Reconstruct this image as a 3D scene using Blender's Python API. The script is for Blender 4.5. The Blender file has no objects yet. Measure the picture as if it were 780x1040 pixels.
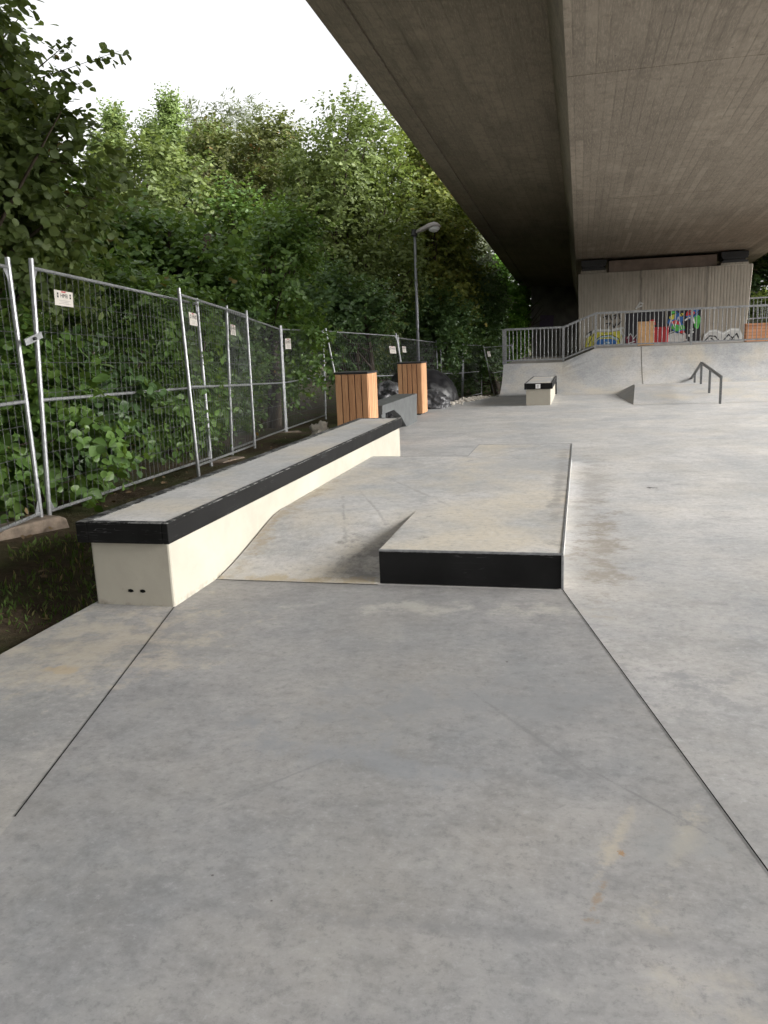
import bpy, bmesh, math, random
import numpy as np
from mathutils import Vector, Matrix, noise
random.seed(7)
rng = np.random.default_rng(11)
SC = bpy.context.scene
COL = SC.collection
R = math.radians

# ------------------------------------------------------------------ helpers
class MB:
    """collects verts and faces for ONE mesh object"""
    def __init__(s): s.v = []; s.f = []; s.m = []; s.mi = 0
    def add(s, vs, fs):
        o = len(s.v); s.v += [tuple(p) for p in vs]
        for f in fs: s.f.append(tuple(i+o for i in f)); s.m.append(s.mi)
    def box(s, x0, x1, y0, y1, z0, z1):
        s.add([(x0,y0,z0),(x1,y0,z0),(x1,y1,z0),(x0,y1,z0),(x0,y0,z1),(x1,y0,z1),(x1,y1,z1),(x0,y1,z1)],
              [(0,3,2,1),(4,5,6,7),(0,1,5,4),(1,2,6,5),(2,3,7,6),(3,0,4,7)])
    def tube(s, p, q, r, r2=None, n=8, caps=True):
        p = Vector(p); q = Vector(q); d = (q-p)
        if d.length < 1e-6: return
        d.normalize()
        u = d.orthogonal().normalized(); w = d.cross(u); r2 = r if r2 is None else r2
        vs = []
        for c, rr in ((p, r), (q, r2)):
            for k in range(n):
                a = 2*math.pi*(k+.5)/n
                vs.append(c+(u*math.cos(a)+w*math.sin(a))*rr)
        fs = [(k, (k+1) % n, n+(k+1) % n, n+k) for k in range(n)]
        if caps: fs += [tuple(range(n-1, -1, -1)), tuple(range(n, 2*n))]
        s.add(vs, fs)
    def path(s, pts, rad, n=8):
        for i in range(len(pts)-1): s.tube(pts[i], pts[i+1], rad[i], rad[i+1], n, caps=(i == len(pts)-2))
    def bar(s, p, q, w, h):
        """rectangular bar from p to q, width w across, height h up"""
        p = Vector(p); q = Vector(q); d = (q-p).normalized()
        up = Vector((0,0,1))
        if abs(d.z) > .9: up = Vector((0,1,0))
        a = d.cross(up).normalized()*w/2; b = a.cross(d).normalized()*h/2
        vs = [c+x*a+y*b for c in (p, q) for x, y in ((-1,-1),(1,-1),(1,1),(-1,1))]
        s.add(vs, [(0,1,2,3),(7,6,5,4),(0,4,5,1),(1,5,6,2),(2,6,7,3),(3,7,4,0)])
    def prism(s, poly, a0, a1, axis='x'):
        """poly in the other two axes, extruded a0..a1 along axis"""
        n = len(poly)
        def mk(a, p):
            return (a, p[0], p[1]) if axis == 'x' else (p[0], a, p[1]) if axis == 'y' else (p[0], p[1], a)
        vs = [mk(a0, p) for p in poly]+[mk(a1, p) for p in poly]
        fs = [tuple(range(n)), tuple(range(2*n-1, n-1, -1))]+[(k, n+k, n+(k+1) % n, (k+1) % n) for k in range(n)]
        s.add(vs, fs)
    def build(s, name, mat, parent=None, bevel=0., smooth=False, off=(0,0,0), seg=2):
        me = bpy.data.meshes.new(name)
        ox, oy, oz = off
        me.from_pydata([(x-ox, y-oy, z-oz) for x, y, z in s.v], [], s.f)
        mats = mat if isinstance(mat, (list, tuple)) else [mat]
        for m in mats: me.materials.append(m)
        if len(mats) > 1: me.polygons.foreach_set('material_index', s.m)
        bm = bmesh.new(); bm.from_mesh(me)
        bmesh.ops.recalc_face_normals(bm, faces=bm.faces)
        if smooth:
            bmesh.ops.remove_doubles(bm, verts=bm.verts, dist=1e-5)
            for f in bm.faces: f.smooth = True
        bm.to_mesh(me); bm.free()
        o = bpy.data.objects.new(name, me); COL.objects.link(o)
        o.location = (0,0,0) if parent is not None else off
        if parent is not None: o.parent = parent
        if bevel:
            b = o.modifiers.new('bevel', 'BEVEL'); b.width = bevel; b.segments = seg; b.limit_method = 'ANGLE'; b.angle_limit = R(35)
        return o

def tag(o, label=None, cat=None, group=None, kind=None):
    if label: o['label'] = label
    if cat: o['category'] = cat
    if group: o['group'] = group
    if kind: o['kind'] = kind
    return o
def empty(name, loc, label, cat, group=None):
    o = bpy.data.objects.new(name, None); COL.objects.link(o); o.location = loc; o.empty_display_size = .2
    return tag(o, label, cat, group)

# ------------------------------------------------------------------ materials
class NT:
    def __init__(s, name):
        s.m = bpy.data.materials.new(name); s.m.use_nodes = True
        s.t = s.m.node_tree; s.b = s.t.nodes['Principled BSDF']; s.out = s.t.nodes['Material Output']
        s.tc = s.n('ShaderNodeTexCoord')
    def n(s, ty, **k):
        x = s.t.nodes.new(ty)
        for a, b in k.items():
            if a.startswith('i_'):
                x.inputs[a[2:].replace('_', ' ')].default_value = b
            else: setattr(x, a, b)
        return x
    def l(s, a, b): s.t.links.new(a, b)
    def mapping(s, scale=(1,1,1), loc=(0,0,0), rot=(0,0,0), src=None):
        mp = s.n('ShaderNodeMapping'); mp.inputs['Scale'].default_value = scale
        mp.inputs['Location'].default_value = loc; mp.inputs['Rotation'].default_value = rot
        s.l(src or s.world(), mp.inputs['Vector']); return mp.outputs[0]
    def world(s):
        if not hasattr(s, '_w'):
            g = s.n('ShaderNodeNewGeometry'); s._w = g.outputs['Position']; s._g = g
        return s._w
    def noise(s, scale, detail=4, rough=.55, vec=None, dist=0.):
        x = s.n('ShaderNodeTexNoise'); x.inputs['Scale'].default_value = scale; x.inputs['Detail'].default_value = detail
        x.inputs['Roughness'].default_value = rough; x.inputs['Distortion'].default_value = dist
        s.l(vec or s.world(), x.inputs['Vector']); return x.outputs['Fac']
    def ramp(s, fac, stops, interp='LINEAR'):
        x = s.n('ShaderNodeValToRGB'); x.color_ramp.interpolation = interp
        e = x.color_ramp.elements
        while len(e) < len(stops): e.new(.5)
        for i, (p, c) in enumerate(stops):
            e[i].position = p; e[i].color = (c, c, c, 1) if isinstance(c, (int, float)) else (*c, 1)
        s.l(fac, x.inputs[0]); return x.outputs['Color']
    def mix(s, a, b, fac, mode='MIX'):
        x = s.n('ShaderNodeMix', data_type='RGBA', blend_type=mode)
        for v, k in ((a, 6), (b, 7), (fac, 0)):
            if isinstance(v, (int, float)): x.inputs[k].default_value = v if k == 0 else (v, v, v, 1)
            elif isinstance(v, tuple): x.inputs[k].default_value = (*v, 1)
            else: s.l(v, x.inputs[k])
        return x.outputs[2]
    def math(s, op, a, b=0., c=0.):
        x = s.n('ShaderNodeMath', operation=op)
        for i, v in enumerate((a, b, c)):
            if isinstance(v, (int, float)): x.inputs[i].default_value = v
            else: s.l(v, x.inputs[i])
        return x.outputs[0]
    def sep(s, v=None):
        x = s.n('ShaderNodeSeparateXYZ'); s.l(v or s.world(), x.inputs[0]); return x.outputs
    def comb(s, a, b, c):
        x = s.n('ShaderNodeCombineXYZ')
        for i, v in enumerate((a, b, c)):
            if isinstance(v, (int, float)): x.inputs[i].default_value = v
            else: s.l(v, x.inputs[i])
        return x.outputs[0]
    def bump(s, h, strength=.3, dist=.01):
        x = s.n('ShaderNodeBump'); x.inputs['Strength'].default_value = strength; x.inputs['Distance'].default_value = dist
        s.l(h, x.inputs['Height']); s.l(x.outputs[0], s.b.inputs['Normal'])
    def fin(s, col=None, rough=None, metal=None, spec=None):
        for v, k in ((col, 'Base Color'), (rough, 'Roughness'), (metal, 'Metallic'), (spec, 'Specular IOR Level')):
            if v is None: continue
            if isinstance(v, tuple): s.b.inputs[k].default_value = (*v, 1)
            elif isinstance(v, (int, float)): s.b.inputs[k].default_value = v
            else: s.l(v, s.b.inputs[k])
        return s.m

def plain(name, col, rough=.6, metal=0., var=.12, scale=9., bump=.0, spec=None):
    t = NT(name)
    n1 = t.noise(scale, 5, .6); n2 = t.noise(scale*9, 3, .6)
    a = t.mix(tuple(c*(1-var) for c in col), tuple(min(1, c*(1+var)) for c in col), t.ramp(n1, [(.35,0.),(.65,1.)]))
    a = t.mix(a, tuple(c*.75 for c in col), t.ramp(n2, [(.6,0.),(.8,.6)]))
    if bump: t.bump(n2, bump, .004)
    return t.fin(a, rough, metal, spec)

def blob(t, cx, cy, rx, ry, rot=0., edge=.35, n=None, namp=.9):
    """soft elliptic stain mask on the ground, broken up by noise n"""
    mp = t.n('ShaderNodeMapping', vector_type='TEXTURE')
    mp.inputs['Location'].default_value = (cx, cy, 0); mp.inputs['Rotation'].default_value = (0,0,rot); mp.inputs['Scale'].default_value = (rx, ry, 1000.)
    t.l(t.world(), mp.inputs['Vector'])
    ln = t.n('ShaderNodeVectorMath', operation='LENGTH'); t.l(mp.outputs[0], ln.inputs[0])
    d = t.math('MULTIPLY_ADD', t.math('SUBTRACT', n, .5), namp*2, ln.outputs['Value'])
    return t.ramp(d, [(max(0., 1-edge), 1.), (1., 0.)])

def slab_material(name, base=.36, warm=0., shade_and_stains=True, seed=0., extra=(), soft=1.):
    t = NT(name)
    b = base
    cloud = t.noise(.9, 5, .68, t.mapping(loc=(seed,seed*2,0)))
    smudge = t.noise(1.9, 6, .72, t.mapping((1., 1.5, 1.), (seed,3,0), (0,0,R(-25))))
    patch = t.noise(4.5, 5, .75, t.mapping(loc=(9,seed,0)))
    fine = t.noise(26., 6, .85)
    c = t.mix((b*.80, b*.82, b*.84), (b*1.12, b*1.09, b*1.06), t.ramp(cloud, [(.36,0.),(.62,1.)]))
    c = t.mix(c, (b*.56, b*.562, b*.568), t.math('MULTIPLY', t.ramp(smudge, [(.49,0.),(.58,.35),(.70,.8)]), soft))
    c = t.mix(c, (b*1.32, b*1.29, b*1.22), t.math('MULTIPLY', t.ramp(smudge, [(.28,.4),(.42,0.)]), soft))
    c = t.mix(c, (b*.70, b*.70, b*.708), t.math('MULTIPLY', t.ramp(patch, [(.50,0.),(.60,.6)]), soft))
    c = t.mix(c, (b*1.30, b*1.28, b*1.22), t.math('MULTIPLY', t.ramp(patch, [(.33,.55),(.45,0.)]), soft))
    trw = t.noise(9., 5, .78, t.mapping((1., 1.45, 1.), (2,seed,0), (0,0,R(30))), dist=.3)
    c = t.mix(c, t.mix(c, (.67,.672,.675), 1., 'MULTIPLY'), t.ramp(trw, [(.50,0.),(.64,.6*soft)]))
    c = t.mix(c, t.mix(c, (1.22,1.21,1.18), 1., 'MULTIPLY'), t.ramp(trw, [(.34,.55*soft),(.47,0.)]))
    if warm: c = t.mix(c, (b*1.18, b*1.06, b*.86), t.ramp(t.noise(1.3, 4, .6, t.mapping(loc=(7,3,1))), [(.45,0.),(.70,warm)]))
    c = t.mix(c, (b*.55, b*.56, b*.57), t.ramp(fine, [(.52,0.),(.64,.6)]))
    c = t.mix(c, (b*1.30,)*3, t.ramp(fine, [(.34,.55),(.46,0.)]))
    if shade_and_stains:   # foreground shade painted in; front bay also a darker mix between the saw cuts
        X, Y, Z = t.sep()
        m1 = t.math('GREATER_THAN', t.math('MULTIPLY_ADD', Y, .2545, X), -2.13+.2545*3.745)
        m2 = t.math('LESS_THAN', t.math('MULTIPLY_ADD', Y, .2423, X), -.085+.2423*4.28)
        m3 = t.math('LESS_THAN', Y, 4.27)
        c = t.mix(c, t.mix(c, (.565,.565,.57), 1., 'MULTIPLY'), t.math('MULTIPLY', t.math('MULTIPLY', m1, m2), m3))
        m4 = t.math('MULTIPLY', m3, t.math('SUBTRACT', 1., m1))  # side bays take the painted foreground shade too, the right one fading with distance
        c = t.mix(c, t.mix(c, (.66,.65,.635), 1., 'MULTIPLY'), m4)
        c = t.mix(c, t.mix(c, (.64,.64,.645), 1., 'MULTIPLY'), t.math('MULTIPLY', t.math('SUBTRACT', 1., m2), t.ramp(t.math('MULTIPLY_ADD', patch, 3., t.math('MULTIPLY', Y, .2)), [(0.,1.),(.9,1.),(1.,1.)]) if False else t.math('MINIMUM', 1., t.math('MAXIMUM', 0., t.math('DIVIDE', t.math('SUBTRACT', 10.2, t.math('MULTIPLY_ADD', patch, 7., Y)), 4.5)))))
    vo = t.n('ShaderNodeTexVoronoi'); vo.inputs['Scale'].default_value = 4.6; t.l(t.mapping(loc=(seed,0,0)), vo.inputs['Vector'])
    sr = t.sep(vo.outputs['Color'])
    sp = t.math('LESS_THAN', vo.outputs['Distance'], t.math('MULTIPLY', sr[1], .034))
    pit = t.math('MULTIPLY', sp, t.math('GREATER_THAN', sr[0], .55))
    c = t.mix(c, (.055,.052,.05), t.math('MULTIPLY', pit, .8))
    if shade_and_stains:
        for (x, y, rx, ry, rot, col, op, wh, ed) in (
            (.272, 2.03, .042, .24, -.28, (.40,.36,.28), .6, 'p', .9),
            (.09, 1.98, .028, .22, -.30, (.38,.335,.26), .55, 'p', .9),
            (.056, 1.80, .010, .06, -.35, (.22,.15,.085), .6, 'f', .9),
            (.030, 1.706, .018, .012, .3, (.20,.14,.08), .6, 'f', .9),
            (.118, 1.98, .009, .014, .3, (.27,.16,.07), .8, 'f', .5),
            (-2.23, 2.88, .10, .035, -.1, (.30,.23,.14), .8, 'p', .7),
            (-2.25, 3.2, .55, .6, 0, (.45,.39,.30), .45, 'p', 1.),
            (.14, 7.6, .18, 2.2, -.03, (.235,.225,.21), .6, 'p', .95),
            (.14, 5.2, .16, 1.1, -.03, (.23,.205,.17), .7, 'p', .95),
            (.45, 1.50, .26, .10, -.2, (.36,.33,.28), .4, 'p', 1.),
            (.62, 7.4, .04, .04, 0, (.05,.05,.05), .9, 'f', .4),
            (-.35, 2.85, 1.0, .22, .25, (.20,.205,.212), .75, 'p', .9),
            (-.75, 2.35, .5, .12, -.1, (.20,.21,.225), .6, 'p', .9),
            (-.3, 1.62, .8, .035, .08, (.17,.17,.175), .55, 'p', .9),
            (.25, 2.02, .12, .16, -.25, (.22,.225,.228), .6, 'p', .8),
            (-.55, 3.9, .8, .10, .05, (.44,.42,.37), .4, 'p', .9),
            (-.15, 2.6, .38, .010, -.9, (.16,.16,.165), .7, 'f', .7),
            (.20, 2.25, .28, .006, -.75, (.15,.15,.155), .7, 'f', .7),
            (-.9, 2.2, .3, .006, .9, (.17,.17,.175), .6, 'f', .7)):
            c = t.mix(c, col, t.math('MULTIPLY', blob(t, x, y, rx, ry, rot, ed, fine if wh == 'f' else patch, 4.2 if wh == 'f' else 3.2), op))
    for (x, y, rx, ry, rot, col, op, wh, ed) in extra:
        c = t.mix(c, col, t.math('MULTIPLY', blob(t, x, y, rx, ry, rot, ed, fine if wh == 'f' else patch, 4.2 if wh == 'f' else 3.2), op))
    t.bump(t.math('SUBTRACT', fine, t.math('MULTIPLY', pit, 2.)), .25, .003)
    return t.fin(c, t.ramp(cloud, [(.3,.50),(.7,.66)]), 0., .4)

def board_concrete(name, col, board=.11, axis='x', length=3.2, dark=.6, spots=True, rough=.85, bandmix=.5):
    """board-marked concrete; boards run along world Y (soffit) or Z (pier)"""
    t = NT(name)
    X, Y, Z = t.sep()
    across = {'x': X, 'y': Y, 'xz': t.math('ADD', X, t.math('MULTIPLY', Z, .35))}[axis]
    along = Y if axis != 'pier' else Z
    wob = t.math('MULTIPLY', t.math('SUBTRACT', t.noise(.8, 2, .5), .5), .02)
    u = t.math('DIVIDE', t.math('ADD', across, wob), board)
    iu = t.math('FLOOR', u)
    wn = t.n('ShaderNodeTexWhiteNoise', noise_dimensions='1D'); t.l(iu, wn.inputs['W'])
    v = t.math('DIVIDE', t.math('ADD', along, t.math('MULTIPLY', wn.outputs[0], length)), length)
    iv = t.math('FLOOR', v)
    wn2 = t.n('ShaderNodeTexWhiteNoise', noise_dimensions='2D'); t.l(t.comb(iu, iv, 0.), wn2.inputs['Vector'])
    fr = t.math('FRACT', u)
    edge = t.math('MINIMUM', fr, t.math('SUBTRACT', 1., fr))
    eline = t.ramp(edge, [(0.,1.),(.05,.55),(.12,0.)])
    eline = t.math('MULTIPLY', eline, t.ramp(t.noise(3.5, 4, .7, t.mapping((1,.3,.3))), [(.35,.1),(.65,1.)]))
    n1 = t.noise(.7, 5, .6, dist=.5); n2 = t.noise(5., 6, .7)
    grain = t.noise(14., 5, .7, t.mapping((6., .5, .5) if axis != 'y' else (1, 6, .5)))
    c = t.mix(tuple(k*.74 for k in col), tuple(k*1.2 for k in col), t.ramp(n1, [(.3,0.),(.7,1.)]))
    c = t.mix(c, t.mix(c, tuple(k*.62 for k in col), .8), t.math('MULTIPLY', wn2.outputs[0], bandmix))
    c = t.mix(c, tuple(k*1.35 for k in col), t.math('MULTIPLY', t.ramp(t.sep(wn2.outputs['Color'])[1], [(.8,0.),(1.,1.)]), .5*bandmix))
    c = t.mix(c, tuple(k*.62 for k in col), t.ramp(n2, [(.48,0.),(.66,.75)]))
    c = t.mix(c, tuple(k*1.35 for k in col), t.ramp(grain, [(.48,0.),(.66,.7)]))
    c = t.mix(c, tuple(k*.5 for k in col), t.math('MULTIPLY', eline, dark))
    st = t.noise(1.6, 5, .7, t.mapping((1.4,.22,1.), (5,0,0)))
    c = t.mix(c, tuple(k*.45 for k in col), t.ramp(st, [(.55,0.),(.72,.6)]))
    c = t.mix(c, tuple(k*1.5 for k in col), t.ramp(st, [(.26,.5),(.4,0.)]))
    if spots:
        vo = t.n('ShaderNodeTexVoronoi'); vo.inputs['Scale'].default_value = 5.5
        t.l(t.mapping((1,.8,1)), vo.inputs['Vector'])
        m = t.math('MULTIPLY', t.ramp(vo.outputs['Distance'], [(.03,1.),(.09,0.)]), t.ramp(t.sep(vo.outputs['Color'])[0], [(.74,0.),(.78,1.)]))
        c = t.mix(c, tuple(k*.3 for k in col), t.math('MULTIPLY', m, .8))
    h = t.math('ADD', t.math('MULTIPLY', wn2.outputs[0], .6), t.math('ADD', t.math('MULTIPLY', grain, .4), t.math('MULTIPLY', eline, -.8)))
    t.bump(h, .45, .008)
    return t.fin(c, rough, 0., .3)

M = {}
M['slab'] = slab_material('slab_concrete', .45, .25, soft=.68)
M['pad'] = slab_material('pad_concrete', .46, .85, soft=.75, shade_and_stains=False, seed=4., extra=(
    (-2.08, 5.3, .10, 1.6, 0, (.30,.25,.18), .7, 'p', .9), (-1.25, 4.65, .20, .45, -.3, (.20,.19,.18), .8, 'p', .9), (-1.6, 4.29, .8, .05, 0, (.40,.33,.22), .8, 'p', .9),
    (-1.62, 5.3, .016, .55, .30, (.27,.26,.25), .75, 'p', .9), (-1.45, 5.5, .014, .6, .42, (.28,.27,.26), .7, 'p', .9), (-1.3, 6.2, .02, .9, .55, (.30,.29,.28), .6, 'p', .9),
    (-.16, 6.5, .06, 2.2, 0, (.24,.23,.22), .7, 'p', .9), (-.6, 7.4, .5, .5, .2, (.34,.34,.34), .6, 'p', .9), (-.9, 8.0, .012, .9, -.5, (.26,.25,.25), .7, 'p', .9)))
M['bank'] = slab_material('bank_concrete', .41, .8, shade_and_stains=False, seed=8., soft=.4)
M['slabtop'] = slab_material('ledge_top_concrete', .47, .9, shade_and_stains=False, seed=13., soft=.5)
M['joint'] = plain('joint_dark', (.008,.008,.008), .95, spec=.05)
def cream():
    t = NT('cream_concrete')
    n1 = t.noise(2., 5, .6, dist=.4); n2 = t.noise(14., 5, .6); n3 = t.noise(90., 3, .6)
    c = t.mix((.355,.33,.275), (.425,.40,.335), t.ramp(n1, [(.3,0.),(.7,1.)]))
    c = t.mix(c, (.43,.40,.33), t.ramp(n2, [(.55,0.),(.8,.5)]))
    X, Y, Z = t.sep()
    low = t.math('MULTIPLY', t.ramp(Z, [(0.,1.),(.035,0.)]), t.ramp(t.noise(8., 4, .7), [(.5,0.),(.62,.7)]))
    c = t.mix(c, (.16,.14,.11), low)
    vo = t.n('ShaderNodeTexVoronoi'); vo.inputs['Scale'].default_value = 14.; t.l(t.world(), vo.inputs['Vector'])
    m = t.math('MULTIPLY', t.ramp(vo.outputs['Distance'], [(.05,1.),(.12,0.)]), t.ramp(t.sep(vo.outputs['Color'])[0], [(.86,0.),(.9,1.)]))
    c = t.mix(c, (.17,.15,.12), t.math('MULTIPLY', m, .75))
    t.bump(t.math('SUBTRACT', n3, m), .2, .003)
    return t.fin(c, .75, 0., .35)
M['cream'] = cream()
def blackpaint(name='black_edging', base=.006, scuff=.45, edge=.4725):
    t = NT(name)
    n1 = t.noise(3., 5, .6); 
    c = t.mix((base,)*3, (base*2.2,)*3, t.ramp(n1, [(.35,0.),(.7,1.)]))
    w = t.noise(5., 3, .6, t.mapping((.35,.35,5.)))
    line = t.ramp(t.math('ABSOLUTE', t.math('SUBTRACT', w, .5)), [(0.,1.),(.006,0.)])
    m = t.ramp(t.noise(2.4, 4, .7, t.mapping(loc=(4,2,0))), [(.5,0.),(.66,1.)])
    c = t.mix(c, (.20,.20,.20), t.math('MULTIPLY', t.math('MULTIPLY', line, m), scuff))
    sp = t.ramp(t.noise(70., 4, .7), [(.66,0.),(.74,1.)])
    c = t.mix(c, (.25,.25,.24), t.math('MULTIPLY', t.math('MULTIPLY', sp, m), scuff))
    Z = t.sep()[2]
    for zz in (edge,):
        e_ = t.ramp(t.math('ABSOLUTE', t.math('SUBTRACT', Z, zz)), [(0.,1.),(.0035,0.)])
        c = t.mix(c, (.30,.30,.29), t.math('MULTIPLY', t.math('MULTIPLY', e_, t.ramp(t.noise(16., 5, .75), [(.46,0.),(.58,1.)])), .75))
    return t.fin(c, t.ramp(n1, [(.3,.5),(.7,.66)]), 0., .14)
M['black'] = blackpaint(); M['black_plate'] = blackpaint('black_front_plate', edge=.1935); M['black_small'] = blackpaint('black_rim', edge=.451)
def galv(name='galvanised_steel', v=.50, rough=.42):
    t = NT(name)
    n = t.noise(25., 4, .6); n2 = t.noise(4., 4, .6)
    c = t.mix((v*.72,v*.74,v*.76), (v*1.1,v*1.12,v*1.14), t.ramp(n, [(.35,0.),(.65,1.)]))
    c = t.mix(c, (v*.5,v*.5,v*.48), t.ramp(n2, [(.55,0.),(.8,.5)]))
    return t.fin(c, rough, .65)
M['galv'] = galv('galvanised_tube', .40, .42)
M['wire'] = galv('galvanised_wire', .13, .6)
M['rail'] = galv('galvanised_railing', .33, .5)
M['darksteel'] = galv('raw_steel_rail', .16, .45)
M['bolt'] = plain('bolt_dark', (.06,.06,.06), .5, .5)
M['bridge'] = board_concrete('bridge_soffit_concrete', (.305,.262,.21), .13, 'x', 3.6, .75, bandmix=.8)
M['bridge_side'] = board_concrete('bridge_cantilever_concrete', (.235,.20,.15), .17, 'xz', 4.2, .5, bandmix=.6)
def pier_mat():
    t = NT('pier_concrete')
    X, Y, Z = t.sep()
    col = (.36,.325,.27)
    u = t.math('DIVIDE', t.math('ADD', X, t.math('MULTIPLY', Y, .7)), .095)
    fr = t.math('FRACT', u); iu = t.math('FLOOR', u)
    wn = t.n('ShaderNodeTexWhiteNoise', noise_dimensions='1D'); t.l(iu, wn.inputs['W'])
    g = t.ramp(t.math('MINIMUM', fr, t.math('SUBTRACT', 1., fr)), [(0.,1.),(.14,.6),(.26,0.)])
    n1 = t.noise(.9, 5, .6, t.mapping((1,1,.5))); n2 = t.noise(6., 5, .7, t.mapping((2,2,.4)))
    c = t.mix(tuple(k*.72 for k in col), tuple(k*1.15 for k in col), t.ramp(n1, [(.3,0.),(.7,1.)]))
    c = t.mix(c, tuple(k*.7 for k in col), t.math('MULTIPLY', wn.outputs[0], .3))
    c = t.mix(c, tuple(k*.42 for k in col), t.math('MULTIPLY', t.math('MULTIPLY', g, t.ramp(n2, [(.3,.1),(.6,1.)])), .3))
    c = t.mix(c, tuple(k*.5 for k in col), t.ramp(n2, [(.52,0.),(.75,.7)]))
    for xs in (1.85, 3.85):
        d = t.math('ABSOLUTE', t.math('SUBTRACT', t.math('ADD', X, t.math('MULTIPLY', t.noise(2., 3, .6), .12)), xs+.06))
        s_ = t.math('MULTIPLY', t.ramp(d, [(.0,1.),(.05,0.)]), t.ramp(Z, [(.3,0.),(.9,1.)]))
        c = t.mix(c, (.06,.055,.05), t.math('MULTIPLY', s_, .6))
    t.bump(t.math('SUBTRACT', wn.outputs[0], g), .3, .01)
    return t.fin(c, .88, 0., .3)
M['pier'] = pier_mat()
M['abut'] = plain('abutment_concrete', (.14,.13,.115), .9, 0, .25, 2.)
M['beam'] = plain('pier_head_concrete', (.22,.17,.14), .88, 0, .2, 3.)
def cedar(name='cedar_boards', board=.095):
    t = NT(name)
    X, Y, Z = t.sep()
    tc = t.n('ShaderNodeTexCoord').outputs['Object']
    x, y, z = t.sep(tc)
    iu = t.math('FLOOR', t.math('DIVIDE', t.math('ADD', x, t.math('MULTIPLY', y, 1.013)), board))
    wn = t.n('ShaderNodeTexWhiteNoise', noise_dimensions='1D'); t.l(iu, wn.inputs['W'])
    gr = t.noise(9., 5, .6, t.mapping((9,9,.5), src=tc), dist=.7)
    c = t.mix((.34,.155,.075), (.60,.33,.17), t.ramp(gr, [(.3,0.),(.7,1.)]))
    c = t.mix(c, (.62,.37,.20), t.math('MULTIPLY', wn.outputs[0], .6))
    t.bump(gr, .2, .003)
    return t.fin(c, .62, 0., .3)
M['cedar'] = cedar()
M['bin_gap'] = plain('bin_inner_dark', (.03,.02,.015), .9)
M['lid'] = plain('lid_black', (.018,.018,.02), .4, .0, .2)
M['bench'] = plain('bench_concrete', (.085,.09,.09), .6, 0, .22, 6., .1)
def plastic(name, c1, c2, rough=.25):
    t = NT(name); n = t.noise(7., 6, .6, dist=1.)
    c = t.mix(c1, c2, t.ramp(n, [(.45,0.),(.62,1.)]))
    t.bump(t.noise(3.5, 3, .5, dist=2.), .15, .05)
    return t.fin(c, rough, 0., .4)
M['tarp'] = plastic('black_tarp', (.006,.006,.007), (.014,.014,.016), .42)
M['tarp2'] = plastic('grey_film', (.03,.03,.032), (.11,.11,.115), .4)
M['rubble'] = plain('pale_rubble', (.50,.46,.40), .9, 0, .2, 12., .4)
M['footblock'] = plain('foot_block_concrete', (.19,.15,.115), .92, 0, .3, 12., .5)
M['sign'] = plain('sign_board', (.62,.58,.52), .5, 0, .05)
M['signred'] = plain('sign_red', (.45,.03,.03), .5)
M['signblk'] = plain('sign_black', (.03,.03,.03), .6)
M['signgrey'] = plain('sign_grey_print', (.36,.34,.32), .6)
M['white'] = plain('white_paint', (.75,.75,.75), .6, 0, .06)
M['yellowg'] = plain('spray_yellow', (.50,.47,.06), .75, 0, .25)
M['blueg'] = plain('spray_blue', (.03,.13,.38), .7, 0, .25)
M['cyang'] = plain('spray_pale_blue', (.35,.52,.60), .7)
M['redg'] = plain('spray_red', (.50,.03,.03), .7, 0, .25)
M['greeng'] = plain('spray_green', (.08,.42,.07), .7, 0, .25)
M['blackg'] = plain('spray_black', (.015,.014,.018), .7)
M['silverg'] = plain('spray_silver', (.52,.52,.50), .7, 0, .15, 5.)
M['maroong'] = plain('spray_maroon', (.12,.02,.035), .8)
M['purpleg'] = plain('spray_purple', (.10,.075,.12), .8)
M['ply'] = plain('orange_plywood', (.62,.36,.17), .7, 0, .12, 6.)
M['redbox'] = plain('red_metal', (.36,.02,.025), .6, 0, .15)
M['lampgrey'] = plain('lamp_housing_grey', (.36,.33,.32), .5)
M['lampglass'] = plain('lamp_lens', (.55,.55,.54), .25, 0, .03)
M['lamppole'] = plain('lamp_pole_steel', (.27,.28,.30), .5, .4)
def brickwall():
    t = NT('orange_brick'); b = t.n('ShaderNodeTexBrick')
    X, Y, Z = t.sep(); t.l(t.comb(X, Z, 0.), b.inputs['Vector'])
    b.inputs['Scale'].default_value = 1.; b.inputs['Brick Width'].default_value = .24; b.inputs['Row Height'].default_value = .085
    b.inputs['Mortar Size'].default_value = .008; b.offset = 0.
    b.inputs['Color1'].default_value = (.62,.27,.13,1); b.inputs['Color2'].default_value = (.70,.33,.17,1); b.inputs['Mortar'].default_value = (.42,.22,.12,1)
    return t.fin(b.outputs['Color'], .8)
M['orangewall'] = brickwall()

def soil_mat():
    t = NT('soil_and_moss')
    n1 = t.noise(.8, 5, .6); n2 = t.noise(12., 6, .7); n3 = t.noise(60., 4, .7)
    c = t.mix((.035,.025,.015), (.10,.072,.045), t.ramp(n2, [(.3,0.),(.7,1.)]))
    c = t.mix(c, (.045,.07,.015), t.math('MULTIPLY', t.ramp(n1, [(.42,0.),(.6,.85)]), t.ramp(n3, [(.3,.3),(.6,1.)])))
    c = t.mix(c, (.16,.12,.07), t.math('MULTIPLY', t.ramp(t.noise(2.2, 5, .7, t.mapping(loc=(3,1,0))), [(.58,0.),(.7,.7)]), t.ramp(n3, [(.4,0.),(.6,1.)])))
    c = t.mix(c, (.15,.14,.12), t.ramp(t.noise(130., 2, .5), [(.68,0.),(.72,.6)]))
    t.bump(t.math('ADD', n2, t.math('MULTIPLY', n3, .4)), .9, .04)
    return t.fin(c, .95, 0., .2)
M['soil'] = soil_mat()
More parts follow.
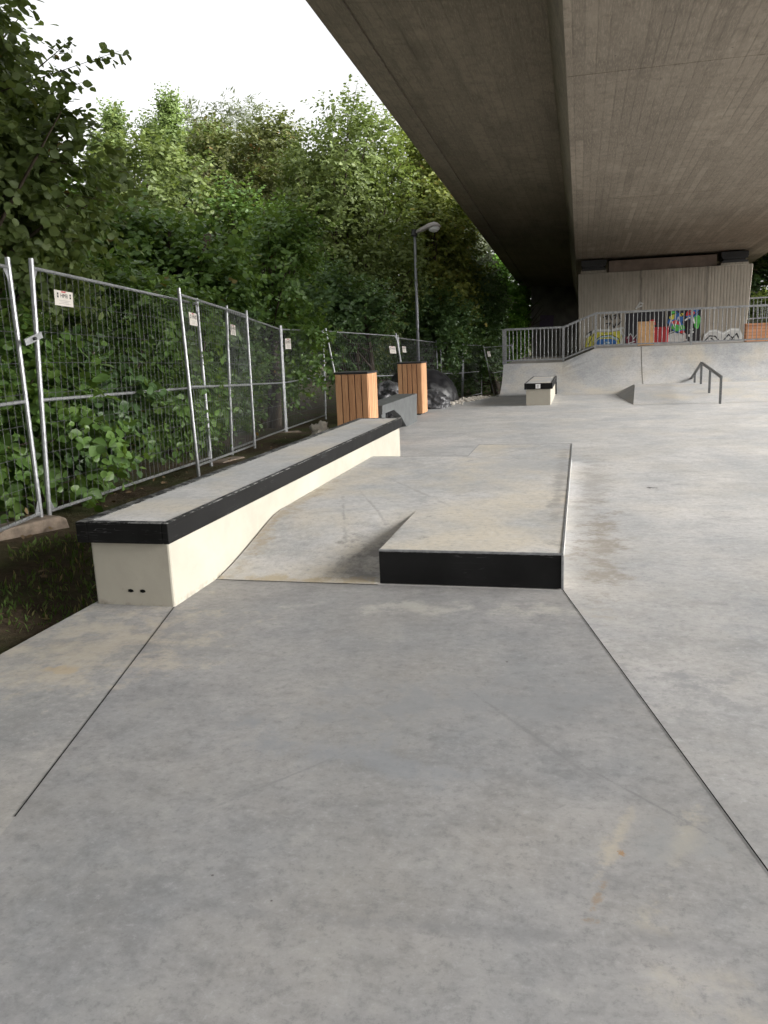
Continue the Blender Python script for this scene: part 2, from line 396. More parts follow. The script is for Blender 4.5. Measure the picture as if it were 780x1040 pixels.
def bark_mat(name='bark', col=(.07,.055,.04)):
    t = NT(name); n = t.noise(9., 6, .7, t.mapping((3,3,.6)))
    c = t.mix(tuple(k*.5 for k in col), tuple(k*1.6 for k in col), t.ramp(n, [(.3,0.),(.7,1.)]))
    t.bump(n, .8, .02); return t.fin(c, .9, 0., .2)
M['bark'] = bark_mat()
def leaf_mat(name, cols, trans=.35, rough=.5, odd=None):
    """cols: 3 leaf colours; each leaf picks its own, whole sprays drift in hue"""
    t = NT(name)
    g = t.n('ShaderNodeNewGeometry'); rnd = g.outputs['Random Per Island']
    cl = t.noise(1.1, 3, .5, g.outputs['Position'])
    k = t.math('ADD', t.math('MULTIPLY', rnd, .6), t.math('MULTIPLY', t.math('SUBTRACT', cl, .3), 1.0))
    c = t.ramp(k, [(.12, cols[0]), (.5, cols[1]), (.88, cols[2])])
    if odd:
        wn = t.n('ShaderNodeTexWhiteNoise', noise_dimensions='1D'); t.l(rnd, wn.inputs['W'])
        c = t.mix(c, odd[0], t.ramp(wn.outputs[0], [(1-odd[1]-.001, 0.), (1-odd[1], 1.)]))
    # paler underside
    c2 = t.mix(c, tuple(min(1, x*1.3+.02) for x in cols[1]), t.math('MULTIPLY', g.outputs['Backfacing'], .5))
    t.l(c2, t.b.inputs['Base Color']); t.b.inputs['Roughness'].default_value = rough; t.b.inputs['Specular IOR Level'].default_value = .35
    tr = t.n('ShaderNodeBsdfTranslucent')
    tc = t.mix(c, (.45,.62,.06), .35, 'MIX'); tc = t.mix(tc, (1.,1.,1.), 0.)
    t.l(t.mix(c, tc, .55), tr.inputs[0])
    mx = t.n('ShaderNodeMixShader'); mx.inputs[0].default_value = trans
    t.l(t.b.outputs[0], mx.inputs[1]); t.l(tr.outputs[0], mx.inputs[2]); t.l(mx.outputs[0], t.out.inputs['Surface'])
    return t.m
L = {}
L['hazel'] = leaf_mat('leaf_hazel', ((.03,.07,.014),(.08,.15,.03),(.17,.26,.055)), .36, .38, ((.28,.12,.03), .006))
L['dark'] = leaf_mat('leaf_dark', ((.024,.052,.017),(.05,.10,.028),(.10,.17,.045)), .28, .42)
L['linden'] = leaf_mat('leaf_near_tree', ((.055,.085,.026),(.10,.14,.042),(.17,.21,.065)), .42, .5, ((.22,.10,.03), .006))
L['maple'] = leaf_mat('leaf_maple', ((.06,.09,.025),(.12,.16,.045),(.22,.26,.075)), .35, .5)
L['yellow'] = leaf_mat('leaf_yellow_green', ((.07,.10,.02),(.15,.18,.035),(.30,.31,.06)), .38, .5, ((.42,.28,.07), .03))
L['olive'] = leaf_mat('leaf_olive', ((.06,.075,.025),(.11,.125,.04),(.20,.20,.07)), .3, .55, ((.30,.15,.06), .02))
L['poplar'] = leaf_mat('leaf_poplar', ((.11,.16,.05),(.19,.26,.09),(.28,.37,.13)), .35, .5)
L['willow'] = leaf_mat('leaf_willow', ((.13,.15,.09),(.20,.22,.15),(.29,.31,.22)), .3, .5)
L['bright'] = leaf_mat('leaf_bright', ((.07,.16,.02),(.12,.26,.03),(.20,.38,.05)), .4, .5)

# ------------------------------------------------------------------ foliage
LEAVES = {
 'round': (np.array([(0,0,0),(.18,.30,.05),(.52,.44,.07),(.84,.25,.03),(1.06,0,-.06),(.84,-.25,.03),(.52,-.44,.07),(.18,-.30,.05)]), [(0,1,2,3,4),(0,4,5,6,7)]),
 'oval': (np.array([(0,0,0),(.35,.30,.05),(.75,.22,.03),(1.0,0,-.05),(.75,-.22,.03),(.35,-.30,.05)]), [(0,1,2,3),(0,3,4,5)]),
 'slim': (np.array([(0,0,0),(.45,.13,.03),(1.,0,-.04),(.45,-.13,.03)]), [(0,1,2),(0,2,3)]),
 'rhomb': (np.array([(0,0,0),(.5,.36,.07),(1.,0,-.04),(.5,-.36,.07)]), [(0,1,2),(0,2,3)]),
}
def norm(a): return a/np.maximum(np.linalg.norm(a, axis=-1, keepdims=True), 1e-9)
def leaves_on_shoots(P0, D, Ln, nleaf, size, kind, droop=.25, flat=.6, outw=None):
    """P0 (n,3) shoot roots, D (n,3) directions, Ln (n,) lengths -> leaf base, dir, normal, size"""
    n = len(P0)
    t = (np.arange(nleaf)+.6)/nleaf
    t = t[None,:]*np.ones((n,1)) + rng.normal(0, .03, (n,nleaf))
    pos = P0[:,None,:]+D[:,None,:]*(Ln[:,None]*t)[...,None]
    pos[...,2] -= droop*Ln[:,None]*t**2
    side = norm(np.cross(D, np.array([0,0,1.])+rng.normal(0,.15,D.shape)))
    sgn = np.where(np.arange(nleaf) % 2 == 0, 1., -1.)
    ld = D[:,None,:]*.55+side[:,None,:]*sgn[None,:,None]*.9+rng.normal(0,.35,(n,nleaf,3))
    ld[...,2] -= .25
    ld = norm(ld)
    if outw is None: up = np.array([0,0,1.])*flat+rng.normal(0,.45,(n,nleaf,3))+D[:,None,:]*.15
    else: up = np.array([0,0,1.])*flat*.75+outw[:,None,:]*.8+rng.normal(0,.34,(n,nleaf,3))
    sz = size*(.65+.6*rng.random((n,nleaf)))*(1.05-.35*np.clip(t,0,1))
    return pos.reshape(-1,3), ld.reshape(-1,3), norm(up.reshape(-1,3)), sz.reshape(-1)
def leaf_mesh(name, pos, ld, up, sz, kind, mat, parent=None):
    base, faces = LEAVES[kind]
    side = norm(np.cross(up, ld)); nrm = np.cross(ld, side)
    V = pos[:,None,:]+sz[:,None,None]*(base[None,:,0:1]*ld[:,None,:]+base[None,:,1:2]*side[:,None,:]+base[None,:,2:3]*nrm[:,None,:])
    n, k = V.shape[:2]
    V = V.reshape(-1,3)
    fl = np.concatenate([np.array(f) for f in faces]); per = len(fl)
    loops = (fl[None,:]+np.arange(n)[:,None]*k).reshape(-1)
    tot = np.tile(np.array([len(f) for f in faces]), n); start = np.concatenate([[0], np.cumsum(tot)[:-1]])
    me = bpy.data.meshes.new(name)
    me.vertices.add(len(V)); me.vertices.foreach_set('co', V.astype(np.float32).ravel())
    me.loops.add(len(loops)); me.loops.foreach_set('vertex_index', loops.astype(np.int32))
    me.polygons.add(len(tot)); me.polygons.foreach_set('loop_start', start.astype(np.int32)); me.polygons.foreach_set('loop_total', tot.astype(np.int32))
    me.materials.append(mat); me.update(calc_edges=True); me.validate()
    o = bpy.data.objects.new(name, me); COL.objects.link(o)
    if parent is not None: o.parent = parent
    return o

def ground_z(x, y):
    def ss(a, b, v):
        k = min(1., max(0., (v-a)/(b-a))); return k*k*(3-2*k)
    left = -.05-.07*ss(7, 12, y)-.15*ss(11, 16, y)-.45*ss(17, 28, y)
    z = left-.10*math.exp(-((x+2.9)/.35)**2) if y < 9 else left
    if y < 7: z += .07*ss(-3.4, -4.4, x)*ss(7, 5, y)*1.0
    if y > 26: z += (1.0-left)*ss(-1.5, 2., x)*ss(28.5, 31, y)
    z += .9*ss(4.5, 9, x)*ss(28.5, 31, y)
    return z

def tree(name, label, cat, x, y, kind, mat, centre, rad, n_cl, n_sh, n_lf, size, sh_len, trunk_r=.12, group=None,
         up=.35, out=.8, droop=.25, shape='blob', flat=.6, seed=None, extra=None, stems=1, lump=.25, inner=.35):
    global rng
    if seed is not None: rng = np.random.default_rng(seed)
    z0 = ground_z(x, y)
    root = empty(name, (x, y, z0), label, cat, group)
    c = np.array(centre)-np.array([x,y,z0]); rd = np.array(rad)
    # the crown is built of lobes; clumps of shoots sit on the lobes' outer, upper sides
    nl = max(5, n_cl//26)
    lc = norm(rng.normal(size=(nl,3)))*(.25+.75*rng.random((nl,1))**.5)*(1-.30)
    lc[:,2] = lc[:,2]*.95
    lr = .26+.20*rng.random(nl)
    li = rng.integers(0, nl, n_cl)
    d = norm(rng.normal(size=(n_cl,3))+np.array([0,0,.35])+lc[li]*.9)
    p = lc[li]+d*(lr[li]*(.45+.6*rng.random(n_cl)**.4))[:,None]
    nin = int(n_cl*.14)
    if nin: p[:nin] = norm(rng.normal(size=(nin,3)))*(rng.random((nin,1))*.6)
    if shape == 'cone':
        h = rng.random(n_cl)**.85                       # 0 bottom .. 1 top
        a = rng.random(n_cl)*6.283; q = np.sqrt(rng.random(n_cl))*(1-h)**.8*(.7+.5*rng.random(n_cl))*(.8+.3*np.sin(h*26+a*1.))
        p = np.stack([q*np.cos(a), q*np.sin(a), h*2-1], 1)
        d = norm(np.stack([np.cos(a), np.sin(a), .4+0*a], 1))
    cc = c+p*rd
    if x < 0:
        kc = ~((cc[:,0]+x > -3.9) & (cc[:,2]+z0 > 2.3+1.4*(y > 30))); cc = cc[kc]; d = d[kc]; n_cl = len(cc)
    cr = .8+.5*rng.random(n_cl)
    # shoots
    P0 = np.repeat(cc, n_sh, 0)+rng.normal(0, .25, (n_cl*n_sh,3))*sh_len
    D = norm(np.repeat(d, n_sh, 0)*out+rng.normal(0,.75,(n_cl*n_sh,3))+np.array([0,0,up]))
    Ln = sh_len*(.55+.8*rng.random(n_cl*n_sh))*np.repeat(cr, n_sh)
    parts = [leaves_on_shoots(P0, D, Ln, n_lf, size, kind, droop, flat, np.repeat(d, n_sh, 0))]
    if extra is not None:
        for (a, b, nn, szz) in extra:
            a = np.array(a)-np.array([x,y,z0]); b = np.array(b)-np.array([x,y,z0])
            k = 5; tt = rng.random(k)
            pp = a+(b-a)*tt[:,None]; D2 = norm((b-a)+rng.normal(0,.5,(k,3))*np.linalg.norm(b-a)); 
            parts.append(leaves_on_shoots(np.array([a]), norm(np.array([b-a])), np.array([np.linalg.norm(b-a)]), nn, szz, kind, .12, .35))
            parts.append(leaves_on_shoots(pp, D2, np.full(k, .18), 4, szz, kind, .1, .3))
    pos, ld, upv, sz = [np.concatenate(q) for q in zip(*parts)]
    if len(pos): 
        wx, wy, wz = pos[:,0]+x, pos[:,1]+y, pos[:,2]+z0
        keep = pos[:,2] > .02
        if x < 0: keep &= ~((wx > -3.62+.12*np.sin(wy*9)) & (wz > 2.6+1.5*(wy > 30))) & (wx < -1.95-.85*(wy > 30))
        pos, ld, upv, sz = pos[keep], ld[keep], upv[keep], sz[keep]
    leaf_mesh('crown', pos, ld, upv, sz, kind, mat, root)
    # woody frame
    tb = MB()
    for st in range(stems):
        bx = rng.normal(0, .18)*(stems > 1); by = rng.normal(0, .18)*(stems > 1)
        topz = c[2]+rd[2]*(.35 if shape != 'cone' else .9)
        pts = []; rads = []; nseg = 7
        for i in range(nseg+1):
            k = i/nseg
            pts.append(Vector((bx+(c[0]*k**1.3)*(1+.3*st)+.12*math.sin(5*k+st)*k*rd[0]*.5, by+c[1]*k**1.3+.1*math.cos(4*k+st)*k*rd[1]*.5, -.1+(topz+.1)*k)))
            rads.append(trunk_r*(1-.75*k)+.006)
        tb.path(pts, rads, 8)
        nb = max(3, n_cl//(6*stems)); idx = rng.choice(n_cl, size=min(n_cl, nb, 60), replace=False)
        for i in idx:
            e = Vector(cc[i]); k = min(.95, max(.25, (e.z*.7)/max(topz, .1)))
            s_ = pts[int(k*nseg)]; mid = s_.lerp(e, .5)+Vector((0,0,-.06*(e-s_).length))+Vector(rng.normal(0, .05, 3))*(e-s_).length
            r0 = trunk_r*.35*(1-.6*k)+.004
            tb.path([s_, mid, e, e+(e-mid)*.35], [r0, r0*.65, r0*.35, r0*.1], 5)
    if extra is not None:
        for (a, b, nn, szz) in extra:
            a = Vector(a)-Vector((x,y,z0)); b = Vector(b)-Vector((x,y,z0))
            tb.path([a-(b-a)*.4, a, b], [.007, .005, .0015], 5)
    tb.build('trunk', M['bark'], root, smooth=True)
    return root

# ------------------------------------------------------------------ camera
Rm = [[0.9712697,0,0],[0,0,0],[0,0,0]]
def setup_cam(vx=590.5, vy=341.5, x0=547.0, cx=390., cy=520., f=812.):
    Y = Vector((vx-cx, vy-cy, f))
    yv = -((vx-cx)*(x0-cx)+f*f)/(vy-cy)
    Dn = Vector((x0-cx, yv, f)); Y.normalize(); Dn.normalize()
    Z = -Dn; X = Y.cross(Z)
    # world axes in camera coords (x right, y down, z forward) -> camera axes in world
    right = Vector((X.x, Y.x, Z.x)); down = Vector((X.y, Y.y, Z.y)); fwd = Vector((X.z, Y.z, Z.z))
    up = -down; back = -fwd
    return Matrix(((right.x, up.x, back.x, 0), (right.y, up.y, back.y, 0), (right.z, up.z, back.z, 1.35), (0,0,0,1)))
cam = bpy.data.cameras.new('camera'); co = bpy.data.objects.new('camera', cam); COL.objects.link(co)
co.matrix_world = setup_cam()
cam.sensor_fit = 'VERTICAL'; cam.sensor_height = 36.; cam.sensor_width = 27.; cam.lens = 36*812/1040.
cam.clip_start = .05; cam.clip_end = 800.
SC.camera = co

# ------------------------------------------------------------------ terrain
def axis_pts(segs):
    out = []
    for a, b, st in segs: out += list(np.arange(a, b, st))
    return np.array(out+[segs[-1][1]])
xs = axis_pts([(-300,-60,40),(-60,-12,4),(-12,-2,.25),(-2,12,1.),(12,60,6),(60,300,40)])
ys = axis_pts([(-200,-20,30),(-20,-2,3),(-2,20,.3),(20,50,1.),(50,90,8),(90,400,40)])
vs = []; fs = []
for j, yy in enumerate(ys):
    for i, xx in enumerate(xs):
        nz = .03*noise.noise(Vector((xx*1.3, yy*1.3, 0)))+.015*noise.noise(Vector((xx*5, yy*5, 3)))
        zz = ground_z(xx, yy)+(nz if abs(xx) < 60 else 0)
        if xx > -2.55 and yy < 19.4: zz = min(zz, -.06)-.12
        if xx > -1.85 and 19.4 <= yy < 29.2: zz = -.8
        vs.append((xx, yy, zz))
W_ = len(xs)
for j in range(len(ys)-1):
    for i in range(W_-1): fs.append((j*W_+i, j*W_+i+1, (j+1)*W_+i+1, (j+1)*W_+i))
g = MB(); g.add(vs, fs); o = g.build('ground', M['soil'], smooth=True); tag(o, kind='structure')

# ------------------------------------------------------------------ skatepark slab
poly = [(-2.635,-9.),(13.,-9.),(13.,19.7),(-2.5,19.7),(-2.75,18.4),(-3.25,17.0),(-3.95,16.2),(-3.95,10.3),(-2.635,9.75)]
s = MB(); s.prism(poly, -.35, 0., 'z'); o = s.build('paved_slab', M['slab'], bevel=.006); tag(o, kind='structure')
j = MB()
def strip(mb, a, b, w=.0046, z=.0025):
    a = Vector((*a, 0)); b = Vector((*b, 0)); n_ = (b-a).normalized().cross(Vector((0,0,1)))*w/2
    mb.add([a-n_+Vector((0,0,z)), b-n_+Vector((0,0,z)), b+n_+Vector((0,0,z)), a+n_+Vector((0,0,z))], [(0,1,2,3)])
strip(j, (-2.13,3.745), (-1.644,1.835)); strip(j, (-.085,4.28), (.475,1.969)); strip(j, (.475,1.969), (1.2,-1.1))
strip(j, (-2.13,4.262), (-1.12,4.262), .005); 
o = j.build('slab_joints', M['joint']); tag(o, kind='structure')

# ------------------------------------------------------------------ manual pad with ramp
ZP = .20
X0, X1, X2 = -2.118, -1.112, -.092
pad = empty('skate_pad', (-1.1, 6.6, 0), 'low grey concrete pad with a sloped ramp side, beside the long cream ledge', 'skate pad')
p = MB()
def av(q): return (q[0]+1.1, q[1]-6.6, q[2])
# top outline and walls, z slightly below ground at the base
T = {'a':(X0,4.265,.003),'b':(X1,4.265,.003),'c':(X1,5.24,ZP),'d':(X0,5.24,ZP),'e':(X0,8.07,ZP),'f':(X1,8.07,ZP),'g':(X1,8.98,ZP),'h':(X2,8.98,ZP),'i':(X2,4.30,ZP),'k':(X1,4.30,ZP)}
B = {k:(v[0],v[1],-.02) for k, v in T.items()}
# ramp rounded into the flat over a few strips
prof = [(4.265,.003),(4.45,.030),(4.70,.078),(4.95,.132),(5.12,.170),(5.24,.191),(5.36,ZP)]
rv = []; rf = []
for (yy, zz) in prof: rv += [(X0,yy,zz),(X1,yy,zz)]
for i in range(len(prof)-1): rf.append((2*i,2*i+1,2*i+3,2*i+2))
p.add([av(q) for q in rv], rf)
A_ = [av(T[k]) for k in 'efghik']+[av((X1,5.36,ZP)), av((X0,5.36,ZP))]
p.add(A_, [(0,1,6,7),(1,2,3,4,5,6)])
def wall(pts):
    for a, b in zip(pts[:-1], pts[1:]):
        p.add([av(a), av(b), av((b[0],b[1],-.02)), av((a[0],a[1],-.02))], [(0,1,2,3)])
wall([T['e'], T['f'], T['g'], T['h'], T['i'], T['k']])
wall([(X0,5.36,ZP), T['e']])
# left side wall of the box above the ramp
lw = [T['k'], (X1,4.30,.006)]+[(X1,a,b) for a, b in prof[1:]]
p.add([av(q) for q in lw], [tuple(range(len(lw)))])
p.build('concrete_body', M['pad'], pad)
fp = MB(); fp.box(X1+1.1-.001, X2+1.1, 4.286-6.6, 4.299-6.6, .004, ZP-.006); o = fp.build('front_plate', M['black_plate'], pad, bevel=.003); o['label'] = 'black scuffed front plate'
ed = MB(); ed.bar((X1+1.1, 4.292-6.6, ZP-.001), (X2+1.1, 4.292-6.6, ZP-.001), .014, .010); ed.bar((X2+1.1+.004, 4.29-6.6, ZP-.004), (X2+1.1+.004, 8.97-6.6, ZP-.004), .012, .016)
ed.bar((X2+1.1+.006, 4.284-6.6, .0), (X2+1.1+.006, 4.284-6.6, ZP-.004), .012, .012)
ed.build('steel_edging', M['rail'], pad)
for a, b_ in (((X0, 8.07), (X1, 8.07)), ((X1, 8.07), (X1, 8.98)), ((X1, 8.98), (X2, 8.98))):
    q = MB(); q.bar(av((a[0], a[1], ZP-.002)), av((b_[0], b_[1], ZP-.002)), .009, .008); q.build('steel_edging', M['rail'], pad)

# ------------------------------------------------------------------ long ledge
LX0, LX1, LY0, LY1 = -2.605, -2.13, 3.75, 9.46
led = empty('grind_ledge', (-2.37, 3.75, 0), 'long cream concrete ledge with a black edge band and grey top, left of the pad', 'ledge', )
def rel(mb, off): mb.v = [(a-off[0], b-off[1], c-off[2]) for a, b, c in mb.v]; return mb
off = (-2.37, 3.75, 0)
b = MB(); b.box(LX0, LX1, LY0, LY1, -.05, .362); rel(b, off).build('ledge_body', M['cream'], led, bevel=.012)
t_ = MB(); t_.box(LX0+.012, LX1-.012, LY0+.012, LY1-.012, .3625, .470); rel(t_, off).build('ledge_top', M['slabtop'], led, bevel=.003)
c_ = MB()
ex = .045; ex0 = .055
c_.box(LX0-ex0, LX0+.016, LY0-.035, LY1+.035, .358, .474)
c_.box(LX1-.014, LX1+.022, LY0-.035, LY1+.035, .358, .474)
c_.box(LX0+.0165, LX1-.0145, LY0-.035, LY0+.014, .358, .474)
c_.box(LX0+.0165, LX1-.0145, LY1-.014, LY1+.035, .358, .474)
rel(c_, off).build('edge_band', M['black'], led, bevel=.005)
for hx in (-2.387, -2.314):
    n = 12; cz = .083; h_ = MB()
    h_.add([(hx+.017*math.cos(2*math.pi*k/n)*(1+.25*math.sin(3*k)), LY0-.002, cz+.010*math.sin(2*math.pi*k/n)) for k in range(n)], [tuple(range(n))])
    rel(h_, off).build('fixing_hole', M['joint'], led)

# ------------------------------------------------------------------ quarter bank and platform
def bz(y):   # transition profile
    r = 1.72; d = max(0., y-19.5); return r-math.sqrt(max(0., r*r-d*d))
stations = [(-1.93, 20.93, .72), (-.46, 20.93, .72), (.33, 21.08, 1.03), (13., 21.08, 1.03)]
bk = MB(); NS = 12
rows = []
for (x, yl, zl) in stations:
    row = [(x, 19.5+(yl-19.5)*k/NS, .004+bz(19.5+(yl-19.5)*k/NS)*(zl/max(bz(yl), .01))) for k in range(NS+1)]
    row += [(x, yl+.25, zl+.004)]
    rows.append(row)
for a, b2 in zip(rows[:-1], rows[1:]):
    for k in range(len(a)-1): bk.add([a[k], b2[k], b2[k+1], a[k+1]], [(0,1,2,3)])
for row in (rows[0], rows[-1]):
    low = [(row[0][0], row[-1][1], -.9), (row[0][0], row[0][1], -.9)]
    bk.add(row+low, [tuple(range(len(row)+2))])
o = bk.build('quarter_bank', M['bank'], off=(0,0,0)); 
tag(o, 'wide curved pale concrete bank below the galvanised railing under the bridge', 'skate bank')
sm = MB()
yy = [19.5+(21.08-19.5)*k/NS for k in range(NS+1)]
for a, b2 in zip(yy[:-1], yy[1:]):
    f_ = lambda q: .008+bz(q)*(1.03/bz(21.08))
    sm.add([(1.435,a-.002,f_(a)),(1.450,a-.002,f_(a)),(1.450,b2-.002,f_(b2)),(1.435,b2-.002,f_(b2))], [(0,1,2,3)])
sm.build('joint_line', M['abut'], o)
pf = MB()
for (xa, za), (xb, zb) in (((-1.93,.72),(-.46,.72)), ((-.46,.72),(.33,1.03)), ((.33,1.03),(13.,1.03))):
    pf.add([(xa,21.10,za),(xb,21.10,zb),(xb,29.5,zb),(xa,29.5,za)], [(0,1,2,3)])
pf.add([(-1.93,21.10,.72),(-1.93,29.5,.72),(-1.93,29.5,-1.2),(-1.93,21.10,-1.2)], [(0,1,2,3)])
pf.add([(-1.93,29.5,.72),(-.46,29.5,.72),(.33,29.5,1.03),(13,29.5,1.03),(13,29.5,-1.2),(-1.93,29.5,-1.2)], [tuple(range(6))])
pf.v = [(a, b_, c-.006) for a, b_, c in pf.v]
o = pf.build('terrace', M['abut']); tag(o, kind='structure')

# small ledge
sl = empty('grind_ledge', (-.84, 16.74, 0), 'short cream ledge with a black rim and a white sticker, running into the bank', 'ledge')
off = (-.84, 16.74, 0)
b = MB(); b.box(-1.09, -.595, 16.74, 19.75, -.03, .335); rel(b, off).build('ledge_body', M['cream'], sl, bevel=.01)
b = MB(); b.box(-1.09, -.60, 16.752, 19.73, .3355, .448); rel(b, off).build('ledge_top', M['slabtop'], sl)
b = MB(); b.box(-1.125, -1.088, 16.715, 19.78, .330, .452); b.box(-.602, -.560, 16.715, 19.78, .330, .452)
b.box(-1.0875, -.6025, 16.715, 16.75, .330, .452); b.box(-1.0875, -.6025, 19.74, 19.78, .02, .452); b.box(-.602,-.560,19.70,19.78,.02,.3295)
rel(b, off).build('edge_band', M['black_small'], sl, bevel=.004)
b = MB(); b.box(-.895, -.80, 16.708, 16.714, .345, .437); st_ = rel(b, off).build('sticker', M['white'], sl)
b = MB(); b.box(-.855, -.84, 16.705, 16.7075, .36, .42); rel(b, off).build('sticker_mark', M['signgrey'], st_)

# funbox
fb = MB()
V = [(1.0,16.42,.003),(13,16.42,.003),(1.17,18.85,.225),(13,18.85,.225),(1.17,19.35,.225),(13,19.35,.225),(.80,19.3,.003),(13,20.2,.16),(1.17,20.2,.10),(1.0,20.2,.06)]
fb.add(V, [(0,1,3,2),(2,3,5,4),(4,5,7,8),(0,2,6),(2,4,6),(4,8,9,6)])
o = fb.build('funbox', M['bank'], bevel=0); tag(o, 'low ramped grey concrete box with the steel rail on it, in front of the bank', 'skate ramp')
# grind rail
gr = empty('grind_rail', (2.55, 16.22, 0), 'kinked dark steel grind rail standing on the low ramped box', 'grind rail')
off = (2.55, 16.22, 0)
pts = [(2.55,16.20,.50),(2.55,18.86,.68),(2.55,21.0,.12)]
b = MB(); b.bar(pts[0], pts[1], .048, .048); b.bar(pts[1], pts[2], .048, .048); rel(b, off).build('top_rail', M['darksteel'], gr, bevel=.006)
for yy_, z0, z1 in ((16.225,.0,.48),(17.60,.10,.565),(18.84,.22,.65),(19.85,.14,.40)):
    b = MB(); b.bar((2.55,yy_,z0), (2.55,yy_,z1), .042, .042); rel(b, off).build('post', M['darksteel'], gr)

# railing along the lip
rl = empty('steel_railing', (-1.9, 21.2, .72), 'long galvanised baluster railing along the top of the bank', 'railing')
off = (-1.9, 21.2, .72)
RP = [(-1.90,.73),(-.44,.73),(.345,1.035),(12.9,1.035)]
RY = 21.17
def rail_z(x):
    for (a, za), (b_, zb) in zip(RP[:-1], RP[1:]):
        if a <= x <= b_+1e-6: return za+(zb-za)*(x-a)/(b_-a)
    return RP[-1][1]
for hh, ww in ((.86, .05), (.075, .035)):
    b = MB()
    for (a, za), (b_, zb) in zip(RP[:-1], RP[1:]): b.bar((a,RY,za+hh), (b_,RY,zb+hh), ww, ww)
    rel(b, off).build('top_rail' if hh > .5 else 'bottom_rail', M['rail'], rl)
for px_ in (-1.90, -.44, .345, 2.6, 4.9, 7.2, 9.5, 11.8):
    b = MB(); w_ = .055; b.bar((px_,RY+.002,rail_z(px_)-.03), (px_,RY+.002,rail_z(px_)+.88), w_, w_)
    if px_ < -1.8: b.box(-1.975,-1.93,RY-.02,RY+.02,.70,1.60)
    rel(b, off).build('post', M['rail'], rl)
b = MB(); x = -1.80
xs_b = []
while x < 6.6:
    xs_b.append(x); x += .098
for x in xs_b:
    b = MB(); b.tube((x,RY-.001,rail_z(x)+.09), (x,RY-.001,rail_z(x)+.845), .009, n=5); rel(b, off).build('baluster', M['rail'], rl)

# ------------------------------------------------------------------ bridge
S_ = .0365
def BZ(h, y): return 1.35+h-S_*y
sec = [(-3.43,4.68),(-2.985,4.66),(-2.985,4.70),(-2.945,4.70),(-2.945,4.66),(-.46,4.40),(-.21,3.50),(5.88,3.50),(6.13,4.40),(8.615,4.66),(8.615,4.70),(8.655,4.70),(8.655,4.66),(9.10,4.68),(9.10,5.75),(-3.43,5.75)]
br = empty('road_bridge', (2.8, 16, 0), 'grey board-marked concrete road bridge overhead with side cantilevers', 'bridge')
yb0, yb1 = -16., 52.
bm_ = MB(); n = len(sec)
vv = [(x-2.8, yb-16, BZ(h, yb)) for yb in (yb0, yb1) for x, h in sec]
for k in range(n):
    bm_.mi = 0 if k in (6,) else 1
    bm_.add([vv[k], vv[(k+1) % n], vv[n+(k+1) % n], vv[n+k]], [(0,1,2,3)])
bm_.mi = 1
bm_.add(vv[:n], [tuple(range(n))]); bm_.add(vv[n:], [tuple(range(n))])
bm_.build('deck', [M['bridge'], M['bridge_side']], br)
# raised casting joints across the soffit
for yb in (3.2, 10.9, 18.6, 26.3):
    q = MB()
    a = Vector((-.20-2.8, yb-16, BZ(3.5, yb)-.001)); b_ = Vector((5.87-2.8, yb-16, BZ(3.5, yb)-.001)); q.bar(a, b_, .014, .006)
    q.build('casting_joint', M['bridge'], br)
    q = MB(); q.bar((-2.93-2.8, yb-16, BZ(4.66, yb)-.001), (-.47-2.8, yb-16, BZ(4.40, yb)-.001), .014, .006)
    q.build('casting_joint', M['bridge_side'], br)
# edge parapet rail of the deck
pr = MB(); pr.bar((-3.3-2.8, yb0-16, BZ(6.6, yb0)), (-3.3-2.8, yb1-16, BZ(6.6, yb1)), .06, .06)
for k in range(24):
    yy_ = yb0+1+k*2.9; pr.bar((-3.3-2.8, yy_-16, BZ(5.74, yy_)), (-3.3-2.8, yy_-16, BZ(6.58, yy_)), .05, .05)
pr.build('parapet', M['rail'], br)

# pier
pi = empty('bridge_pier', (2.4, 28, 0), 'wide ribbed concrete pier with graffiti along its foot', 'bridge pier')
off = (2.4, 28, 0)
b = MB()
F_ = [(-.06,28.,-.5),(4.98,28.,-.5),(5.19,28.,3.36),(-.13,28.,3.34)]
Bk = [(x, 29.3, z) for x, y, z in F_]
b.add(F_+Bk, [(0,1,2,3),(7,6,5,4),(0,4,5,1),(1,5,6,2),(2,6,7,3),(3,7,4,0)])
rel(b, off).build('pier_wall', M['pier'], pi, bevel=.02)
b = MB(); b.box(.85, 4.15, 28.25, 29.2, 3.33, 3.72); rel(b, off).build('head_upstand', M['beam'], pi)
for x0 in (-.05, 4.25):
    bb = MB(); bb.box(x0, x0+.82, 28.06, 29.2, 3.35, 3.43); be = rel(bb, off).build('bearing', M['pier'], pi)
    bb = MB(); bb.box(x0+.04, x0+.80, 28.10, 29.1, 3.432, 3.50); bb.box(x0+.10, x0+.74, 28.18, 29.1, 3.501, 3.559); bb.box(x0+.04, x0+.80, 28.10, 29.1, 3.56, 3.62); bb.box(x0+.02, x0+.82, 28.14, 29.1, 3.621, 3.77)
    rel(bb, off).build('bearing_pad', M['lid'], be)
# unseen pier added behind the camera, at the row's spacing, to darken the foreground
shade_pier = empty('bridge_pier', (2.5, -3.4, 0), 'unseen bridge pier added behind the camera to shade the foreground slab', 'bridge pier')
b = MB(); zt = BZ(3.5, -3.4)
F2 = [(.1,-2.9,-.5),(4.9,-2.9,-.5),(5.3,-2.9,zt-.42),(-.1,-2.9,zt-.42)]
b.add(F2+[(x, -4.2, z) for x, y, z in F2], [(0,1,2,3),(7,6,5,4),(0,4,5,1),(1,5,6,2),(2,6,7,3),(3,7,4,0)])
rel(b, (2.5,-3.4,0)).build('pier_wall', M['pier'], shade_pier, bevel=.02)
for x0 in (-.02, 4.38):
    bb = MB(); bb.box(x0, x0+.85, -4.1, -3.0, zt-.419, zt-.01); rel(bb, (2.5,-3.4,0)).build('bearing', M['beam'], shade_pier)
